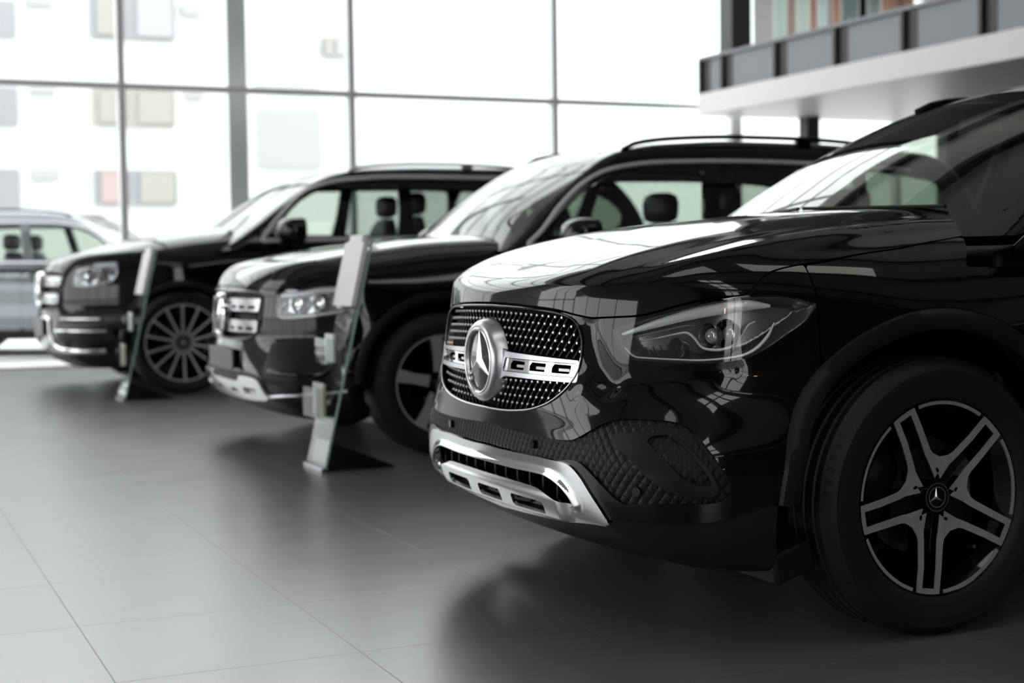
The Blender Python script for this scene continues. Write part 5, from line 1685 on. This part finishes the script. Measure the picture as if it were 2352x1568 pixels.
GLS_SP = dict(
    grille=[(0, .955), (.30, .95), (.46, .935), (.50, .90), (.50, .80), (.475, .72), (.42, .665), (.34, .645), (0, .64)],
    lamp_front=[], lamp_side=[], hood_front=[(0, .985), (.3, .98), (.48, .968), (.60, .985), (.68, 1.0)],
    hood_side=[(.60, 1.03), (.40, 1.05), (.2, 1.07), (0, 1.10), (-.25, 1.14), (-.45, 1.19)], hood_rear=-.44, seam=.42, bumper_z=.32,
    bars=[(.905, .835, .485, .12), (.775, .70, .47, .10)], emblem=(.80, .13),
    plate=(.44, .58, .26), doors=[-.68, -1.86, -2.9, -4.05], wheel_y=.845, wheel='gls', rim=.300, tw=.275, phase=math.radians(12), mirror=(-.80, 1.235, 1.11), ms=1.4,
    screen=[(0., 1.295), (.35, 1.29), (.60, 1.28), (.78, 1.27, 1), (.75, 1.36), (.70, 1.52), (.65, 1.65), (.62, 1.70, 1), (.3, 1.72), (0, 1.725)],
    windows=[[(-.74, 1.205, 1), (-1.76, 1.205, 1), (-1.80, 1.40), (-1.82, 1.645, 1), (-1.5, 1.635), (-1.25, 1.600), (-1.04, 1.520), (-.86, 1.37)],
             [(-1.90, 1.205, 1), (-2.86, 1.21), (-2.90, 1.3), (-2.88, 1.62), (-2.8, 1.655), (-1.93, 1.652, 1)],
             [(-3.0, 1.22), (-3.75, 1.25), (-3.85, 1.4), (-3.6, 1.58), (-3.1, 1.65), (-3.0, 1.63)]],
    trim=[(-3.7, 1.60), (-3.2, 1.672), (-2.6, 1.684), (-1.77, 1.684), (-1.5, 1.668), (-1.24, 1.635), (-1.01, 1.552), (-.78, 1.345), (-.64, 1.175), (-.70, 1.165), (-1.4, 1.172), (-2.6, 1.18)], trim_w=.034,
    dash_x=-.80, in_w=.84, rv_x=-1.2, rail=(.72, -1.42, -2.95, .045), rail_mat=M['satin'], tint=True,
    trims=[('plate_panel', 'c', [(0, .60, 1), (.36, .60, 1), (.40, .42, 1), (0, .40, 1)], 'gloss_black', .004, .01, []),
           ('side_intake', 's', [(.50, .60, 'f', 1), (.70, .63, 'f'), (.64, .63, 's'), (.56, .55, 's'), (.50, .42, 's', 1), (.66, .40, 's'), (.60, .40, 'f', 1)], 'matte', .003, .01, [])],
    ribbons=[('bumper_chrome', [(.0, .575, 'f'), (.34, .575, 'f'), (.44, .47, 'f'), (.56, .375, 'f'), (.74, .35, 'f'), (.70, .345, 's'), (.58, .345, 's')], .038, 'chrome', .008),
             ('air_blade', [(.56, .575, 'f'), (.70, .575, 'f'), (.66, .575, 's'), (.60, .575, 's')], .02, 'chrome', .008),
             ('air_blade', [(.58, .49, 'f'), (.72, .49, 'f'), (.66, .49, 's'), (.57, .49, 's')], .02, 'chrome', .008)])
lamps = [(.58, .955, 'f'), (.68, .985, 'f'), (.64, 1.0, 's'), (.52, 1.015, 's'), (.45, 1.01, 's'), (.46, .92, 's'), (.50, .86, 's'), (.62, .835, 's'), (.70, .825, 'f'), (.60, .83, 'f'), (.575, .88, 'f')]
def lamp_pts(B, L):
    out = []
    for p in L:
        P = B.at(Front(0.) if p[2] == 'f' else SL, [p[0]], [p[1]])[0]; u, v = CY.inv(P); out.append((u[0], v[0]))
    return out

GLB_SP['lamp'] = lampg; GLS_SP['lamp'] = lamps
rear_car(2.75, 7.9, GLB, GLB_SP, 'boxy black SUV in the middle of the row, with square headlights')
rear_car(2.36, 12.35, GLS, GLS_SP, 'large black SUV nearest the glass wall, with silver roof rails')

_p = M['paint']
M['paint'] = new_mat('silver_paint', (.17, .18, .19), .22, metal=.7, coat=1.)
_B, ext = rear_car(3.55, 17.5, GLB, dict(GLB_SP, tint=False), 'silver grey SUV parked outside behind the glass wall at the left')
ext.rotation_euler = (0, 0, math.radians(-27)); ext.location = (3.75, 17.6, -.02)
M['paint'] = _p

# ------------------------------------------------------------------ information stands
M['acrylic'] = clear_mat('acrylic_sheet', (.90, .925, .91), 1.0, 1.5)
M['acrylic_edge'] = new_mat('acrylic_edge', (.42, .62, .52), .15)
M['card'] = new_mat('white_card', (.92, .92, .91), .5)
M['paper'] = new_mat('brochure_paper', (.60, .55, .52), .5)
def info_stand(x, y, label):
    """leaning clear sheet with a white display board, two leaflet holders and a black wedge foot"""
    st = empty('information_stand', (x, y, 0))
    lean = .235; W = .29
    X = lambda z, d=0.: z*lean+d
    def sheet(name, z0, z1, d0, d1, y0, y1, mat, bevel=0):
        mb = MB()
        mb.add([(X(z0, d0), y0, z0), (X(z0, d1), y0, z0), (X(z0, d1), y1, z0), (X(z0, d0), y1, z0),
                (X(z1, d0), y0, z1), (X(z1, d1), y0, z1), (X(z1, d1), y1, z1), (X(z1, d0), y1, z1)],
               [(0, 3, 2, 1), (4, 5, 6, 7), (0, 1, 5, 4), (1, 2, 6, 5), (2, 3, 7, 6), (3, 0, 4, 7)])
        return mb.build(name, mat, st, bevel=bevel)
    sheet('clear_panel', .004, 1.095, .0, .012, .004, W, M['acrylic'])
    sheet('panel_edge', .004, 1.095, .0, .012, 0., .0038, M['acrylic_edge'])
    sheet('display_board', .77, 1.075, -.034, -.006, .0, W-.005, M['card'], .004)
    sheet('board_clip', 1.075, 1.108, -.030, -.004, .05, W-.05, M['card'], .003)
    for z, h, yy0, yy1 in ((.50, .12, .06, .24), (.25, .14, .04, .26)):
        mb = MB(); d = -.075
        a = X(z)
        # open-topped box: front, two sides, floor
        for (p, q) in (((a+d, yy0, z), (a+d+.004, yy1, z+h)), ((a+d, yy0, z), (a-.001, yy0+.004, z+h)), ((a+d, yy1-.004, z), (a-.001, yy1, z+h)), ((a+d, yy0, z), (a-.001, yy1, z+.004))):
            mb.box(p, q)
        ho = mb.build('leaflet_holder', M['acrylic'], st)
        mb = MB(); mb.box((a-.035, yy0+.02, z+.006), (a-.022, yy1-.03, z+h+.02))
        mb.build('leaflets', M['paper'] if z < .4 else M['card'], ho)
    mb = MB(); mb.prism([(X(.004, .013), .0), (.36, .0), (.35, .012), (X(.14, .013), .14)], .02, W-.02, 'y')
    mb.build('foot', M['gloss_black'], st, bevel=.004)
    mb = MB(); mb.box((-.012, .0, .0), (.02, W, .02)); mb.build('base_rail', M['satin'], st, bevel=.003)
    tag(st, label, 'stand', None); return st
info_stand(2.015, 6.66, 'clear leaning information stand with white board in front of the middle boxy SUV')
info_stand(1.83, 10.98, 'clear leaning information stand with white board beside the farthest large SUV')
